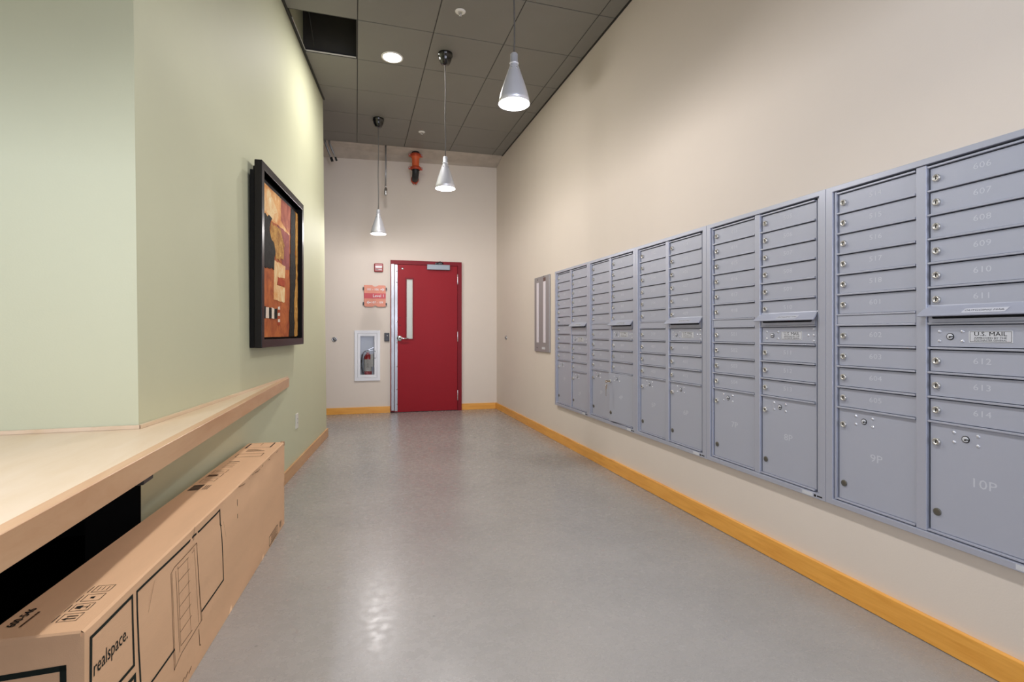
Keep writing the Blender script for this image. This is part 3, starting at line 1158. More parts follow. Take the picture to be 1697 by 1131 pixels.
box(bm, (i0, 0, j0), (i0 + 0.003, dep, j1))
box(bm, (i1 - 0.003, 0, j0), (i1, dep, j1))
box(bm, (i0 + 0.003, 0, j0), (i1 - 0.003, dep, j0 + 0.003))
box(bm, (i0 + 0.003, 0, j1 - 0.003), (i1 - 0.003, dep, j1))
obj('cabinet_tub', bm, M_tub, t)

ex = thing('fire_extinguisher', 'small red fire extinguisher with cream label and black hose inside the white cabinet', 'extinguisher',
           Vector(on_back(CAB[0], CAB[2])) + Matrix.Rotation(-BW_A, 3, 'Z') @ Vector((0.180, 0.066, 0.0375)), -BW_A)
ER = 0.056
bm = bm_new()
lathe(bm, [(0, 0), (ER - 0.006, 0), (ER, 0.006), (ER, 0.275), (ER - 0.004, 0.300), (ER - 0.016, 0.325), (0.026, 0.342), (0.020, 0.350), (0.020, 0.362), (0, 0.362)], None, 28)
cyl = obj('cylinder', bm, M_extred, ex)
bm = bm_new()
lathe(bm, [(ER + 0.0008, 0.095), (ER + 0.0008, 0.265)], None, 28)
lb = obj('label_wrap', bm, M_label, cyl)
bm = bm_new()
for k in range(7):
    w = (0.030, 0.036, 0.024, 0.034, 0.028, 0.036, 0.020)[k]
    zz = 0.245 - k * 0.020
    n = 5
    for s in range(n):
        a0, a1 = (-w / 2 + w * s / n) / ER, (-w / 2 + w * (s + 1) / n) / ER
        rr = ER + 0.0014
        bm.faces.new([bm.verts.new(p) for p in ((rr * math.sin(a0), -rr * math.cos(a0), zz), (rr * math.sin(a1), -rr * math.cos(a1), zz), (rr * math.sin(a1), -rr * math.cos(a1), zz + 0.005), (rr * math.sin(a0), -rr * math.cos(a0), zz + 0.005))])
obj('label_print', bm, M_inkb, cyl, recalc=False)
bm = bm_new()
for s in range(10):
    a0, a1 = -0.42 + 0.84 * s / 10, -0.42 + 0.84 * (s + 1) / 10
    h0, h1 = 0.016 * math.sqrt(max(0, 1 - (a0 / 0.42) ** 2)), 0.016 * math.sqrt(max(0, 1 - (a1 / 0.42) ** 2))
    rr = ER + 0.0012
    bm.faces.new([bm.verts.new(p) for p in ((rr * math.sin(a0), -rr * math.cos(a0), 0.034 - h0), (rr * math.sin(a1), -rr * math.cos(a1), 0.034 - h1 - 1e-4), (rr * math.sin(a1), -rr * math.cos(a1), 0.034 + h1 + 1e-4), (rr * math.sin(a0), -rr * math.cos(a0), 0.034 + h0))])
obj('badge', bm, M_label, cyl, recalc=False)
bm = bm_new()
lathe(bm, [(0.017, 0.360), (0.017, 0.392), (0.012, 0.400), (0, 0.400)], None, 16)
tube(bm, [(0, 0, 0.378), (-0.03, -0.004, 0.380)], 0.010, 10)
obj('valve', bm, M_chrome, ex)
bm = bm_new()
prism(bm, [(-0.012, 0.400), (0.016, 0.408), (0.078, 0.436), (0.082, 0.430), (0.020, 0.398), (-0.012, 0.390)], 1, -0.008, 0.008)
obj('squeeze_lever', bm, M_chrome, ex)
bm = bm_new()
prism(bm, [(0.0, 0.388), (0.07, 0.396), (0.072, 0.390), (0.0, 0.378)], 1, -0.007, 0.007)
obj('carry_handle', bm, M_chrome, ex)
bm = bm_new()
lathe(bm, [(0.012, 0), (0.012, 0.008), (0, 0.008)], Matrix.Translation((0.004, -0.016, 0.380)) @ RX, 14)
obj('pressure_gauge', bm, M_label, ex)
bm = bm_new()
tube(bm, [(-0.026, -0.004, 0.380), (-0.052, -0.006, 0.370), (-0.076, -0.010, 0.325), (-0.084, -0.012, 0.24), (-0.082, -0.012, 0.14), (-0.072, -0.020, 0.085), (-0.058, -0.036, 0.045), (-0.050, -0.042, 0.010)],
     [0.009, 0.009, 0.009, 0.009, 0.009, 0.010, 0.012, 0.013], 12)
obj('hose', bm, M_rubber, ex)
bm = bm_new()
box(bm, (0.036, -0.052, 0.16), (0.075, -0.050, 0.34))
obj('inspection_tag', bm, M_label, ex)

# ------------------------------------------------------------------ pipes at the end of the ceiling
px, py = 0.802, 7.30
t = thing('sprinkler_pipe', 'orange grooved sprinkler pipe elbow dropping from the ceiling into the end wall', 'pipe', (px, py, 3.69), -BW_A)
M_b = mat('orange_coupling', rgb(190, 72, 36), 0.5)
bm = bm_new()
lathe(bm, [(0.056, 0.05), (0.056, -0.06)], None, 24)
obj('riser', bm, M_blackpl, t)
bm = bm_new()
lathe(bm, [(0.060, -0.03), (0.066, -0.035), (0.066, -0.075), (0.058, -0.085), (0.050, -0.11), (0.050, -0.20), (0.055, -0.225), (0.060, -0.23)], None, 24)
el = obj('orange_body', bm, M_pipeo, t)
for zc in (-0.055, -0.235):
    bm = bm_new()
    lathe(bm, [(0.058, zc - 0.022), (0.068, zc - 0.02), (0.070, zc), (0.068, zc + 0.02), (0.058, zc + 0.022)], None, 24)
    for s in (-1, 1):
        box(bm, (s * 0.080 - 0.016, -0.014, zc - 0.018), (s * 0.080 + 0.016, 0.014, zc + 0.018), bev=0.004)
    cpl = obj('coupling', bm, M_b, t)
    for s in (-1, 1):
        bm = bm_new()
        tube(bm, [(s * 0.084, -0.026, zc), (s * 0.084, 0.026, zc)], 0.008, 8)
        obj('bolt', bm, M_chrome, cpl)
bm = bm_new()
tube(bm, [(0, 0, -0.20), (0, 0, -0.275), (0, 0.012, -0.31), (0, 0.05, -0.335), (0, 0.10, -0.345), (0, 0.205, -0.345)], 0.047, 20)
obj('black_elbow', bm, M_piped, t)
bm = bm_new()
tube(bm, [(0, 0.145, -0.345), (0, 0.185, -0.345)], 0.056, 20)
box(bm, (-0.028, 0.150, -0.412), (-0.010, 0.180, -0.385), bev=0.003)
box(bm, (0.008, 0.150, -0.412), (0.026, 0.180, -0.385), bev=0.003)
obj('wall_coupling', bm, M_b, t)

t = thing('conduit_drop', 'long thin metal conduit hanging down beside the far pendant cord', 'conduit', (0.389, 7.20, 3.69), -BW_A)
bm = bm_new()
tube(bm, [(0, 0, 0.04), (0, 0, -0.12), (0.002, 0, -0.30), (0, 0, -0.56)], 0.011, 10)
obj('tube', bm, M_cond, t)
bm = bm_new()
lathe(bm, [(0.0, -0.68), (0.014, -0.678), (0.021, -0.66), (0.021, -0.585), (0.017, -0.578), (0.010, -0.565), (0.014, -0.555), (0.014, -0.545), (0.0, -0.54)], None, 16)
obj('end_fitting', bm, M_chrome, t)
for k, (cx, tip, lab) in enumerate(((-0.392, (0.075, 0.04, -0.215), 'short slanted metal conduit stub right beside the green wall edge'),
                                    (-0.338, (0.075, 0.04, -0.205), 'short slanted metal conduit stub with bare end, second from the green wall'))):
    t = thing('conduit_stub', lab, 'conduit', (cx, 7.225, 3.69), -BW_A)
    bm = bm_new()
    tp = Vector(tip)
    tube(bm, [(-0.01, 0, 0.06), (0, 0, -0.03), tuple(tp * 0.5 + Vector((0, 0, -0.015))), tuple(tp)], 0.0125, 10)
    obj('tube', bm, M_cond, t)
    bm = bm_new()
    tube(bm, [tuple(tp * 0.95), tuple(tp * 1.18)], 0.017 if k == 0 else 0.013, 10)
    obj('end_cap', bm, M_rubber if k == 0 else M_piped, t)

for (sx, sy), lab in (((0.793, 4.018), 'white ceiling sprinkler nearer the camera, in front of the recessed light'), ((0.800, 6.573), 'white ceiling sprinkler near the orange pipe')):
    t = thing('ceiling_sprinkler', lab, 'sprinkler', (sx, sy, H), 0)
    bm = bm_new()
    lathe(bm, [(0.042, 0), (0.041, -0.004), (0.026, -0.010), (0.020, -0.010), (0.018, -0.003), (0, -0.003)], None, 24)
    obj('escutcheon', bm, M_sprk, t)
    bm = bm_new()
    for s in (-1, 1):
        tube(bm, [(s * 0.010, 0, -0.003), (s * 0.011, 0, -0.018), (s * 0.003, 0, -0.034)], 0.0022, 6)
    lathe(bm, [(0.013, -0.034), (0.013, -0.036), (0, -0.037)], None, 12)
    tube(bm, [(0, 0, -0.004), (0, 0, -0.034)], 0.003, 6)
    obj('sprinkler_head', bm, M_chrome, t)

# ------------------------------------------------------------------ lights: recessed downlights and pendants
def downlight(x, y, lab, power, spread):
    t = thing('recessed_downlight', lab, 'ceiling light', (x, y, H), 0)
    bm = bm_new()
    lathe(bm, [(0.100, 0), (0.099, -0.006), (0.086, -0.007), (0.080, -0.001)], None, 32)
    obj('trim_ring', bm, M_sprk, t)
    bm = bm_new()
    lathe(bm, [(0.084, -0.004), (0.06, -0.006), (0, -0.007)], None, 32)
    obj('lens', bm, M_glow, t)
    lamp('downlight_bulb', 'AREA', (x, y, H - 0.012), power, DOWNC, (0, 0, 0), shape='DISK', size=0.15, spread=R(spread))


downlight(0.321, 4.869, 'bright recessed ceiling light in a charcoal tile', DOWN_W, 180)
downlight(0.321, 1.10, 'added recessed ceiling light out of view near the counter', 16, 95)  # added above the frame to brighten the carton and counter tops


def pendant(x, y, zb, lab, power=PENDANT_W, color=WARM, group='silver pendant lamps'):
    t = thing('pendant_lamp', lab, 'pendant lamp', (x, y, zb), 0, group)
    bm = bm_new()
    lathe(bm, [(0.066, H - zb), (0.066, H - zb - 0.03), (0.060, H - zb - 0.034), (0.056, H - zb - 0.06), (0.040, H - zb - 0.095), (0.020, H - zb - 0.104), (0, H - zb - 0.105)], None, 28)
    obj('ceiling_canopy', bm, M_gloss, t)
    bm = bm_new()
    tube(bm, [(0.0 + 0.0025 * math.sin(k * 1.1), 0.0025 * math.cos(k * 0.9), 0.29 + (H - zb - 0.38) * k / 10) for k in range(11)], 0.0046, 8)
    obj('cord', bm, M_cordm, t)
    bm = bm_new()
    lathe(bm, [(0, 0.293), (0.016, 0.293), (0.022, 0.286), (0.022, 0.240), (0.026, 0.238), (0.026, 0.232), (0.022, 0.229)], None, 24)
    obj('socket_cap', bm, M_lampm, t)
    bm = bm_new()
    lathe(bm, [(0.022, 0.231), (0.027, 0.215), (0.036, 0.190), (0.050, 0.150), (0.064, 0.108), (0.077, 0.066), (0.086, 0.030), (0.091, 0.0), (0.089, 0.0), (0.084, 0.03), (0.02, 0.22)], None, 36)
    sh = obj('shade', bm, M_lampm, t)
    bm = bm_new()
    for k in range(7):
        a = 2 * math.pi * k / 7 + 0.4
        lathe(bm, [(0, 0.003), (0.004, 0.002), (0.005, 0)], Matrix.Rotation(a, 4, 'Z') @ Matrix.Translation((0.0335, 0, 0.197)) @ Matrix.Rotation(R(70), 4, 'Y'), 8)
    obj('shade_studs', bm, M_chrome, sh)
    bm = bm_new()
    lathe(bm, [(0.087, 0.016), (0.07, 0.011), (0.04, 0.008), (0, 0.006)], None, 32)
    obj('lamp_lens', bm, M_glow, t)
    lamp('pendant_bulb', 'POINT', (x, y, zb - 0.004), power, color, shadow_soft_size=0.03)


M_cordm = mat('braided_grey_cord', rgb(92, 90, 88), 0.6, var=0.35, vscale=300)
pendant(0.255, 6.317, 2.320, 'silver pendant lamp farthest from the camera, hanging lowest in front of the end wall', 30)
pendant(0.781, 4.665, 2.459, 'middle silver pendant lamp, in front of the orange pipe', 17)
pendant(0.872, 2.825, 2.459, 'largest silver pendant lamp, nearest of the three', 29)
# two unseen pendants added outside the frame for their light
pendant(0.905, 0.95, 2.459, 'added silver pendant lamp next to the camera, out of view', NEAR_W, NEARC)
pendant(-1.25, 0.75, 1.84, 'added silver pendant lamp low over the pale maple counter, out of view', COUNTER_W, COUNTERC)

# ------------------------------------------------------------------ counter along the green wall
ct = thing('counter', 'pale maple counter tapering to a point along the green wall', 'counter', (0, 0, 0.79), 0)
TIP = Vector((-0.497, 4.315))
FR0 = Vector((-0.590, 1.108))
fd = (TIP - FR0).normalized()
FR1 = FR0 - fd * 0.95
EB = 0.032
nin = Vector((-fd.y, fd.x))          # to the left of the front edge
TT = 0.068


def lwx(y):
    return left_x(y, 0.75) + 0.001


ytip = 4.318
bm = bm_new()
k = nin * EB
f0, f1 = FR1 + k, FR0 + k
# where the inner line of the band meets the wall
yy = 4.0
for _ in range(30):
    tpar = (yy - f0.y) / fd.y
    xx = f0.x + fd.x * tpar
    yy += (xx - lwx(yy)) * 4.0
inner_tip = (f0.x + fd.x * (yy - f0.y) / fd.y, yy)
pts = [(f0.x, f0.y), inner_tip, (lwx(CY) - 0.0005, CY - 0.0015), (-4.0, CY + 0.025), (-4.0, f0.y)]
prism(bm, pts, 2, -TT + 0.004, -0.0006)
obj('counter_top', bm, M_top, ct)
bm = bm_new()
pts = [(FR1.x, FR1.y), (TIP.x, TIP.y), (lwx(ytip), ytip), inner_tip, (f0.x, f0.y)]
prism(bm, [(p[0] + 0, p[1]) for p in pts], 2, -TT, 0.0)
bmesh.ops.bevel(bm, geom=[e for e in bm.edges if all(abs(v.co.x - (FR1.x + fd.x * (v.co.y - FR1.y) / fd.y)) < 1e-4 for v in e.verts) and abs(e.verts[0].co.z - e.verts[1].co.z) < 1e-5], offset=0.0015, segments=1, affect='EDGES')
obj('edge_band', bm, M_edge, ct)
bm = bm_new()
lt, lh = 0.012, 0.013
prism(bm, [(lwx(CY - 0.012) + lt, CY - 0.014), (lwx(ytip - 0.02) + lt, ytip - 0.02), (lwx(ytip), ytip - 0.001), (lwx(CY), CY - 0.001)], 2, 0, lh)
obj('back_lip', bm, M_top, ct)
bm = bm_new()
prism(bm, [(lwx(CY) + 0.006, CY - 0.014), (lwx(CY) - 0.001, CY - 0.0015), (-4.0, CY + 0.026), (-4.0, CY + 0.013)], 2, 0.0001, lh)
obj('back_lip', bm, M_top, ct)
bm = bm_new()
box(bm, (-0.625, 1.70, -TT - 0.016), (-0.578, 1.775, -TT - 0.0005), bev=0.003)
box(bm, (-0.650, 1.715, -TT - 0.010), (-0.62, 1.76, -TT - 0.0005))
obj('cable_clip', bm, M_blackpl, ct)
bm = bm_new()
for y in (0.6, 1.9):
    box(bm, (-1.35, y, -0.0), (-1.30, y + 0.05, 0.0))
bm.free()
bm = bm_new()
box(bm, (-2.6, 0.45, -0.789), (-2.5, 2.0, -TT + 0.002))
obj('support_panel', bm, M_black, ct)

# ------------------------------------------------------------------ outlet on the green wall
p = lw(-1.406, 0, 0.4)
t = thing('wall_outlet', 'white electrical outlet low on the green wall', 'outlet', (p.x, p.y, 0.345), R(90) - LW_A)
OW, OH = 0.085, 0.125
bm = bm_new()
box(bm, (0, -0.007, 0), (OW, -0.0002, OH), bev=0.003)
obj('faceplate', bm, M_outlet, t)
bm = bm_new()
box(bm, (0.024, -0.010, 0.030), (OW - 0.024, -0.0065, OH - 0.030), bev=0.002)
rec = obj('receptacle', bm, M_outlet, t)
bm = bm_new()
for z in (0.043, 0.076):
    box(bm, (0.035, -0.0106, z), (0.0375, -0.0095, z + 0.009))
    box(bm, (0.046, -0.0106, z), (0.0485, -0.0095, z + 0.009))
obj('slots', bm, M_keyhole, rec)

# ------------------------------------------------------------------ framed painting
FU0, FU1, FZ0, FZ1 = -2.539, -1.405, 1.048, 2.195
o = L0 + LN * (-0.0108)
pf = thing('framed_painting', 'dark framed abstract painting in rust, gold and black on the green wall', 'painting',
           (o.x + LD.x * FU0, o.y + LD.y * FU0, FZ0), R(90) - LW_A)
FW, FH = FU1 - FU0, FZ1 - FZ0
RING, F0, F1 = 0.050, 0.029, 0.073
bm = bm_new()
ring(bm, 0, FW, 0, FH, RING, RING, RING, RING, -F1, -F0, bev=0.003)
obj('frame', bm, M_frame, pf)
bm = bm_new()
b1 = 0.062
ring(bm, 0.001, FW - 0.03, 0.001, FH - b1, 0.03, 0.03, 0.03, 0.03, -F0, -0.004)
obj('rear_box', bm, M_framein, pf)
bm = bm_new()
ring(bm, RING - 0.006, FW - RING + 0.006, RING - 0.006, FH - RING + 0.006, 0.006, 0.006, 0.006, 0.006, -F1 + 0.004, -0.020)
obj('frame_lining', bm, M_framein, pf)
bm = bm_new()
box(bm, (0.03, -0.020, 0.03), (FW - 0.03, -0.014, FH - 0.03))
obj('backing_board', bm, M_framein, pf)


def paint(name, c1, c2, c3=None, scale=7, bump=0.5):
    m = bpy.data.materials.new(name)
    m.use_nodes = True
    nt = m.node_tree
    b = nt.nodes['Principled BSDF']
    b.inputs['Roughness'].default_value = 0.7
    b.inputs['Specular IOR Level'].default_value = 0.15
    tc = nt.nodes.new('ShaderNodeTexCoord')
    n = nt.nodes.new('ShaderNodeTexNoise')
    n.inputs['Scale'].default_value = scale
    n.inputs['Detail'].default_value = 9
    n.inputs['Roughness'].default_value = 0.68
    n.inputs['Distortion'].default_value = 0.8
    nt.links.new(tc.outputs['Object'], n.inputs['Vector'])
    cr = nt.nodes.new('ShaderNodeValToRGB')
    e = cr.color_ramp.elements
    e[0].position, e[0].color = 0.34, c2
    e[1].position, e[1].color = 0.60, c1
    if c3:
        k = e.new(0.72)
        k.color = c3
    nt.links.new(n.outputs['Fac'], cr.inputs[0])
    nt.links.new(cr.outputs[0], b.inputs['Base Color'])
    bp = nt.nodes.new('ShaderNodeBump')
    bp.inputs['Strength'].default_value = bump
    bp.inputs['Distance'].default_value = 0.004
    nt.links.new(n.outputs['Fac'], bp.inputs['Height'])
    nt.links.new(bp.outputs[0], b.inputs['Normal'])
    return m


P_rust = paint('rust_paint', rgb(196, 112, 62), rgb(150, 74, 46), rgb(216, 146, 82))
P_pink = paint('dusty_rose_paint', rgb(190, 116, 92), rgb(150, 78, 66), rgb(214, 150, 110))
P_cream = paint('cream_ochre_paint', rgb(240, 214, 164), rgb(222, 150, 78), rgb(250, 236, 208))
P_orange = paint('pale_orange_paint', rgb(236, 186, 124), rgb(208, 128, 70), rgb(250, 226, 190))
P_gold = paint('gold_leaf_paint', rgb(206, 158, 82), rgb(150, 96, 42), rgb(230, 196, 124), scale=22, bump=1.0)
P_black = paint('thick_black_paint', rgb(38, 36, 32), rgb(18, 18, 18), rgb(66, 62, 52), scale=26, bump=1.0)
P_red = paint('brick_red_paint', rgb(186, 84, 52), rgb(150, 56, 42), scale=14)
P_white = paint('bone_white_paint', rgb(240, 228, 212), rgb(222, 200, 176), scale=14)
P_purp = paint('plum_rose_paint', rgb(164, 92, 88), rgb(120, 60, 60), rgb(190, 120, 104))
CVY = -0.041
cx0, cx1, cz0, cz1 = -2.47, -1.497, 1.112, 2.100
bm = bm_new()
box(bm, (cx0 - FU0, CVY, cz0 - FZ0), (cx1 - FU0, -0.020, cz1 - FZ0))
canvas = obj('canvas', bm, P_rust, pf)


def patch(name, pts, m, h=0.0012):
    bm = bm_new()
    # ragged edges: each side broken into small steps
    out = []
    rnd = random.Random(len(pts) * 31 + int(pts[0][0] * -1000))
    for i in range(len(pts)):
        a, b = Vector(pts[i]), Vector(pts[(i + 1) % len(pts)])
        k = max(1, int((b - a).length / 0.035))
        for j in range(k):
            q = a.lerp(b, j / k)
            w = 0.004 if 'rag' not in name else 0.012
            out.append((min(max(q.x + rnd.uniform(-w, w), cx0), cx1) - FU0, min(max(q.y + rnd.uniform(-w, w), cz0), cz1) - FZ0))
    prism(bm, out, 1, CVY - h, CVY)
    obj(name.replace('rag_', ''), bm, m, canvas)


patch('paint_block', [(-2.47, 2.1), (-1.70, 2.1), (-1.737, 1.884), (-2.066, 1.892), (-2.47, 1.88)], P_orange, 0.0010)
patch('paint_block', [(-1.98, 2.1), (-1.70, 2.1), (-1.737, 1.884), (-1.99, 1.94)], P_pink, 0.0014)
patch('paint_block', [(-2.47, 2.1), (-2.30, 2.1), (-2.05, 1.97), (-2.10, 1.90), (-2.47, 1.93)], P_cream, 0.0012)
patch('paint_block', [(-2.08, 1.89), (-1.737, 1.884), (-1.745, 1.62), (-1.93, 1.60)], P_purp, 0.0009)
patch('rag_black_shape', [(-2.47, 1.90), (-2.22, 1.903), (-2.283, 1.80), (-2.156, 1.738), (-2.134, 1.692), (-2.178, 1.568), (-2.47, 1.56)], P_black, 0.004)
patch('rag_gold_shape', [(-2.221, 1.872), (-1.995, 1.881), (-1.896, 1.782), (-1.921, 1.672), (-2.111, 1.645), (-2.156, 1.738), (-2.304, 1.748)], P_gold, 0.0022)
patch('paint_square', [(-2.156, 1.633), (-1.87, 1.632), (-1.881, 1.538), (-2.066, 1.525), (-2.089, 1.472), (-1.881, 1.472), (-1.886, 1.361), (-2.165, 1.364)], P_cream, 0.002)
patch('paint_square', [(-2.075, 1.53), (-1.886, 1.524), (-1.891, 1.48), (-2.075, 1.476)], P_red, 0.003)
xs = [-2.42, -2.352, -2.283, -2.221, -2.156, -2.08]
for i in range(5):
    patch('checker_square', [(xs[i], 1.308), (xs[i + 1], 1.308), (xs[i + 1], 1.235), (xs[i], 1.237)], P_black if i % 2 == 0 else P_white, 0.002)
for i in range(6):
    z = 1.324 - i * 0.022
    patch('checker_square', [(-2.060, z), (-2.014, z), (-2.016, z - 0.022), (-2.062, z - 0.022)], P_white if i % 2 == 0 else P_red, 0.0022)
patch('rag_black_strip', [(-1.700, 2.1), (-1.553, 2.1), (-1.575, 1.8), (-1.56, 1.5), (-1.60, 1.112), (-1.754, 1.112), (-1.735, 1.5), (-1.715, 1.8)], P_black, 0.004)
patch('rag_gold_strip', [(-1.575, 2.1), (-1.497, 2.1), (-1.497, 1.112), (-1.600, 1.112), (-1.600, 1.42), (-1.560, 1.52), (-1.565, 1.80)], P_gold, 0.006)

# ------------------------------------------------------------------ cardboard box leaning space under the counter
BN = Vector((-0.569, 1.347, 0.001))
BLEN, BWID, BHT = 1.985, 0.196, 0.487
BANG = R(90 - 4.613)
bx = thing('cardboard_box', 'long cardboard carton with black print lying under the maple counter', 'box', BN, BANG)


def dent(u, v):
    """outward (-y) offset of the front face, a few millimetres of creases and dents"""
    d = 0.0016 * math.sin(u * 5.1 + v * 4) + 0.0012 * math.sin(u * 11.3 - v * 9)
    for (a, b, ru_, rv, h) in ((0.62, 0.44, 0.02, 0.10, -0.004), (1.12, 0.45, 0.08, 0.05, -0.006), (1.35, 0.44, 0.10, 0.05, -0.007), (1.65, 0.46, 0.10, 0.04, -0.006), (0.88, 0.43, 0.03, 0.05, -0.004), (0.30, 0.40, 0.05, 0.04, -0.003), (1.22, 0.36, 0.02, 0.09, 0.003)):
        d += h * math.exp(-((u - a) / ru_) ** 2 - ((v - b) / rv) ** 2)
    e = min(1, v / 0.03, (BHT - v) / 0.012, u / 0.02, (BLEN - u) / 0.02)
    return d * max(0, e)


bm = bm_new()
NU, NV, NW = 80, 22, 6
rb = 0.005


def grid(f, n, m):
    vs = [[bm.verts.new(f(i / n, j / m)) for j in range(m + 1)] for i in range(n + 1)]
    for i in range(n):
        for j in range(m):
            fc = bm.faces.new((vs[i][j], vs[i + 1][j], vs[i + 1][j + 1], vs[i][j + 1]))
            fc.smooth = True


def top_z(u, w):
    return BHT - 0.004 * math.exp(-((u - 1.45) / 0.2) ** 2 - ((w - 0.0) / 0.03) ** 2) - 0.0025 * math.exp(-((u - 1.2) / 0.08) ** 2 - (w / 0.03) ** 2) + 0.0012 * math.sin(u * 7) * math.sin(math.pi * w / BWID)


def front(a, b):
    u, v = a * BLEN, b * (BHT - rb)
    return (u, -dent(u, v), v)


def topf(a, b):
    u, w = a * BLEN, rb + b * (BWID - rb)
    return (u, w, top_z(u, w))


grid(front, NU, NV)
grid(topf, NU, NW)
grid(lambda a, b: ((a * BLEN), rb * b - 0.0 if b else -dent(a * BLEN, BHT - rb), (BHT - rb) + (top_z(a * BLEN, rb) - (BHT - rb)) * b), NU, 1)
grid(lambda a, b: (0, a * BWID, b * BHT if a > 0.03 else b * (BHT - rb)), 12, 8)
grid(lambda a, b: (BLEN, a * BWID, b * BHT if a > 0.03 else b * (BHT - rb)), 12, 8)
grid(lambda a, b: (a * BLEN, BWID, b * BHT), NU, 2)
grid(lambda a, b: (a * BLEN, b * BWID, 0.0), 4, 2)
bmesh.ops.remove_doubles(bm, verts=bm.verts, dist=0.0008)
bm.normal_update()
for e in bm.edges:
    if len(e.link_faces) == 2 and e.calc_face_angle(0) > 0.45:
        e.smooth = False
carton = obj('carton', bm, M_card, bx)


def ink_front(name, quads, m=None, lift=0.0007):
    bm = bm_new()
    for q in quads:
        bm.faces.new([bm.verts.new((u, -dent(u, v) - lift, v)) for u, v in q])
    return obj(name, bm, m or M_inkg, bx, recalc=False)


def ink_top(name, quads, m=None, lift=0.0012):
    bm = bm_new()
    for q in quads:
        bm.faces.new([bm.verts.new((u, w, top_z(u, w) + lift)) for u, w in q])
    return obj(name, bm, m or M_ink, bx, recalc=False)


def front_text(s, size, u, v, align='CENTER', m=None, xs=1.0, bold=0.0):
    o = text_mesh(s, size, m or M_ink, align, xs=xs, bold=bold).copy()
    for vt in o.vertices:
        uu, vv = u + vt.co.x, v + vt.co.z
        vt.co = (uu, -dent(uu, vv) - 0.0008, vv)
    return link('printed_text', o, bx)


def top_text(s, size, u, w, align='CENTER', m=None, xs=1.0, rot=0.0, bold=0.0):
    o = text_mesh(s, size, m or M_ink, align, xs=xs, bold=bold).copy()
    c_, s_ = math.cos(rot), math.sin(rot)
    for vt in o.vertices:
        a, b = vt.co.x, vt.co.z
        uu, ww = u + a * c_ - b * s_, w + a * s_ + b * c_
        vt.co = (uu, ww, top_z(uu, ww) + 0.0013)
    return link('printed_text', o, bx)


# frames
ink_front('printed_frame', strip2d([(0.020, 0.2), (0.020, 0.459), (0.206, 0.459), (0.211, 0.277), (0.100, 0.280)], 0.0085))
ink_front('printed_frame', strip2d([(0.258, 0.02), (0.236, 0.30), (0.231, 0.458), (0.40, 0.4565), (0.62, 0.454), (0.872, 0.457), (0.906, 0.172), (0.684, 0.167)], 0.0075))
ink_front('printed_frame', strip2d([(0.458, 0.168), (0.262, 0.172)], 0.0075))
ink_front('printed_frame', strip2d([(0.020, 0.19), (0.020, 0.253), (0.214, 0.248), (0.22, 0.08)], 0.011))
front_text('realspace.', 0.050, 0.106, 0.380, bold=0.0002, m=M_inkg, xs=0.78)
# line drawing of a bookcase
M_ln = M_inkb
draw = []
for ln, w in (([(0.432, 0.412), (0.458, 0.105), (0.462, 0.105)], 0.0022), ([(0.432, 0.412), (0.458, 0.421), (0.642, 0.422), (0.646, 0.388), (0.684, 0.137), (0.515, 0.124), (0.458, 0.107)], 0.0022),
              ([(0.466, 0.405), (0.500, 0.135)], 0.0018), ([(0.482, 0.412), (0.508, 0.150), (0.600, 0.148)], 0.0016), ([(0.642, 0.422), (0.676, 0.140)], 0.0018), ([(0.560, 0.405), (0.590, 0.150)], 0.0014),
              ([(0.625, 0.412), (0.655, 0.145)], 0.0014), ([(0.484, 0.404), (0.625, 0.404)], 0.0014), ([(0.440, 0.408), (0.466, 0.110)], 0.0014)):
    draw += strip2d(ln, w)
for k in range(1, 6):
    f = k / 6
    draw += strip2d([(0.482 + 0.026 * f, 0.404 - 0.25 * f), (0.572 + 0.03 * f, 0.404 - 0.246 * f)], 0.0014)
ink_front('printed_drawing', draw, M_ln)
ink_front('printed_drawing', strip2d([(0.655, 0.118), (0.660, 0.062), (0.668, 0.058)], 0.003), M_ln)
# small label block and text at the far foot
ink_front('printed_label', strip2d([(1.62, 0.060), (1.80, 0.060), (1.80, 0.012), (1.62, 0.012)], 0.004, True))
for k in range(4):
    ink_front('printed_line', strip2d([(1.66, 0.050 - 0.010 * k), (1.78, 0.050 - 0.010 * k)], 0.0035), M_inkb)
front_text('01', 0.05, 1.88, 0.036)
for k in range(7):
    ink_front('printed_line', strip2d([(0.400 + 0.028 * k, 0.026), (0.418 + 0.028 * k, 0.034)], 0.004), M_inkb)
M_scuff = mat('rubbed_edge', rgb(150, 116, 86), 0.9)
# tear and creases
M_tear = mat('dark_crease', rgb(92, 64, 44), 0.9)
ink_front('tear', [[(1.075, 0.352), (1.081, 0.352), (1.086, 0.43), (1.079, 0.43)]], M_tear)
ink_front('crease', strip2d([(0.618, 0.484), (0.622, 0.44)], 0.0022), M_tear)
ink_front('crease', strip2d([(0.872, 0.457), (0.880, 0.42), (0.872, 0.40), (0.888, 0.39)], 0.003), M_inkg)
for a_, b_ in (([(1.10, 0.478), (1.18, 0.466), (1.26, 0.470)], 0.004), ([(1.30, 0.474), (1.42, 0.462), (1.50, 0.470)], 0.005), ([(1.60, 0.472), (1.66, 0.462)], 0.006), ([(1.72, 0.476), (1.80, 0.468), (1.86, 0.474)], 0.004), ([(0.905, 0.40), (0.93, 0.33)], 0.0015), ([(0.295, 0.37), (0.33, 0.44)], 0.0012)):
    ink_front('crease', strip2d(a_, b_), M_scuff)
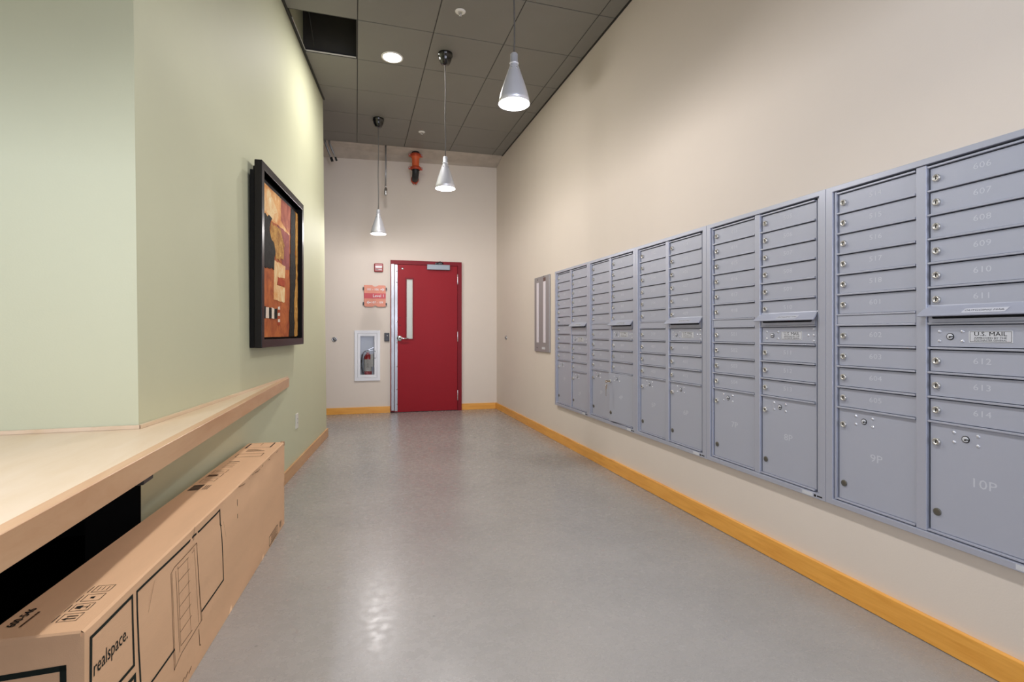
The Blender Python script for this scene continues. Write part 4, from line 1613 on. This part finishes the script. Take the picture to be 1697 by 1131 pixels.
# top printing: four handling symbols with side bars
for k in range(4):
    u, w = 0.064 + 0.045 * k, 0.061
    a, b = 0.0165, 0.0195
    q = strip2d([(u - a, w - b), (u + a, w - b), (u + a, w + b), (u - a, w + b)], 0.0014, True)
    if k == 0:
        q += strip2d([(u - 0.006, w - 0.012), (u - 0.006, w + 0.008)], 0.003) + strip2d([(u + 0.005, w - 0.012), (u + 0.005, w + 0.008)], 0.003) + strip2d([(u - 0.010, w + 0.004), (u - 0.006, w + 0.013), (u - 0.002, w + 0.004)], 0.002)
    elif k == 1:
        q += strip2d([(u - 0.008, w - 0.012), (u + 0.008, w - 0.012)], 0.002) + strip2d([(u, w - 0.012), (u, w)], 0.002) + [[(u - 0.007, w), (u + 0.007, w), (u + 0.005, w + 0.013), (u - 0.005, w + 0.013)]]
    elif k == 2:
        q += [[(u - 0.005, w - 0.003), (u + 0.005, w - 0.003), (u + 0.003, w + 0.006), (u - 0.003, w + 0.006)]]
    else:
        q += strip2d([(u - 0.009, w - 0.010), (u + 0.009, w - 0.010)], 0.0014) + strip2d([(u - 0.009, w), (u + 0.009, w)], 0.0014) + strip2d([(u - 0.009, w + 0.010), (u + 0.009, w + 0.010)], 0.0014)
    q += strip2d([(u - 0.016, w + 0.028), (u + 0.014, w + 0.028)], 0.0018)
    ink_top('printed_symbol', q, M_ink)
top_text('600-546', 0.024, 0.086, 0.168, bold=0.0006)
ink_top('printed_line', strip2d([(0.045, 0.146), (0.085, 0.146)], 0.005), M_inkb)
ink_top('printed_line', strip2d([(0.092, 0.146), (0.104, 0.146)], 0.005), M_inkb)
# far end of the top: bars, lines, boxed marks
rnd = random.Random(3)
q = []
u = 1.050
while u < 1.125:
    wv = rnd.choice((0.002, 0.003, 0.005))
    q += [[(u, 0.140), (u + wv, 0.140), (u + wv, 0.182), (u, 0.182)]]
    u += wv + rnd.choice((0.002, 0.003))
ink_top('printed_barcode', q)
q = []
for k in range(3):
    q += strip2d([(1.055, 0.112 + 0.008 * k), (1.115, 0.112 + 0.008 * k)], 0.003)
ink_top('printed_line', q, M_ink)
for k in range(3):
    u = 1.17 + 0.075 * k
    ink_top('printed_symbol', strip2d([(u, 0.120), (u + 0.055, 0.120), (u + 0.055, 0.178), (u, 0.178)], 0.002, True) + strip2d([(u + 0.02, 0.130), (u + 0.035, 0.168)], 0.003), M_inkb)
ink_top('printed_block', [[(1.262, 0.138), (1.292, 0.138), (1.292, 0.180), (1.262, 0.180)]], M_inkb)
for k in range(4):
    ink_top('printed_line', strip2d([(1.43 + 0.035 * k, 0.122), (1.43 + 0.035 * k, 0.165)], 0.004 if k < 3 else 0.007), M_inkb if k < 3 else M_ink)
ink_top('printed_label', strip2d([(1.635, 0.045), (1.705, 0.045), (1.705, 0.170), (1.635, 0.170)], 0.003, True), M_inkb)
for k in range(3):
    ink_top('printed_line', strip2d([(1.765 + 0.02 * k, 0.060 + 0.02 * k), (1.765 + 0.02 * k, 0.150)], 0.005), M_inkb)
ink_top('printed_frame', strip2d([(1.850, 0.047), (1.965, 0.047)], 0.007))
ink_top('printed_frame', strip2d([(1.850, 0.176), (1.965, 0.176)], 0.008))
ink_top('printed_frame', strip2d([(1.850, 0.051), (1.850, 0.172)], 0.002), M_ink)
ink_top('printed_frame', strip2d([(1.965, 0.051), (1.965, 0.172)], 0.002), M_ink)
ink_top('printed_line', strip2d([(1.90, 0.11), (1.963, 0.11)], 0.002), M_inkb)
# near end face
bm = bm_new()
for q in strip2d([(0.190, 0.402), (0.040, 0.410), (0.037, 0.05)], 0.0125):
    bm.faces.new([bm.verts.new((-0.0008, w, z)) for w, z in q])
obj('printed_frame', bm, M_inkg, bx, recalc=False)
tm = text_mesh('realspace', 0.056, M_inkg, 'LEFT', xs=0.80, bold=0.001).copy()
for vt in tm.vertices:
    a, b = vt.co.x, vt.co.z
    vt.co = (-0.0009, 0.104 - b, 0.386 - a)
link('printed_text', tm, bx)
# taped seam and crushed corner flap
bm = bm_new()
box(bm, (BLEN - 0.012, -0.002, BHT - 0.02), (BLEN + 0.0025, 0.02, BHT + 0.004), bev=0.002)
obj('corner_flap', bm, M_tape, bx)
bm = bm_new()
prism(bm, [(0.0, BHT - 0.010), (-0.0025, BHT - 0.014), (-0.003, BHT - 0.004), (0.0, BHT + 0.0005)], 1, 0.006, BWID)
obj('end_crease', bm, M_card, bx)
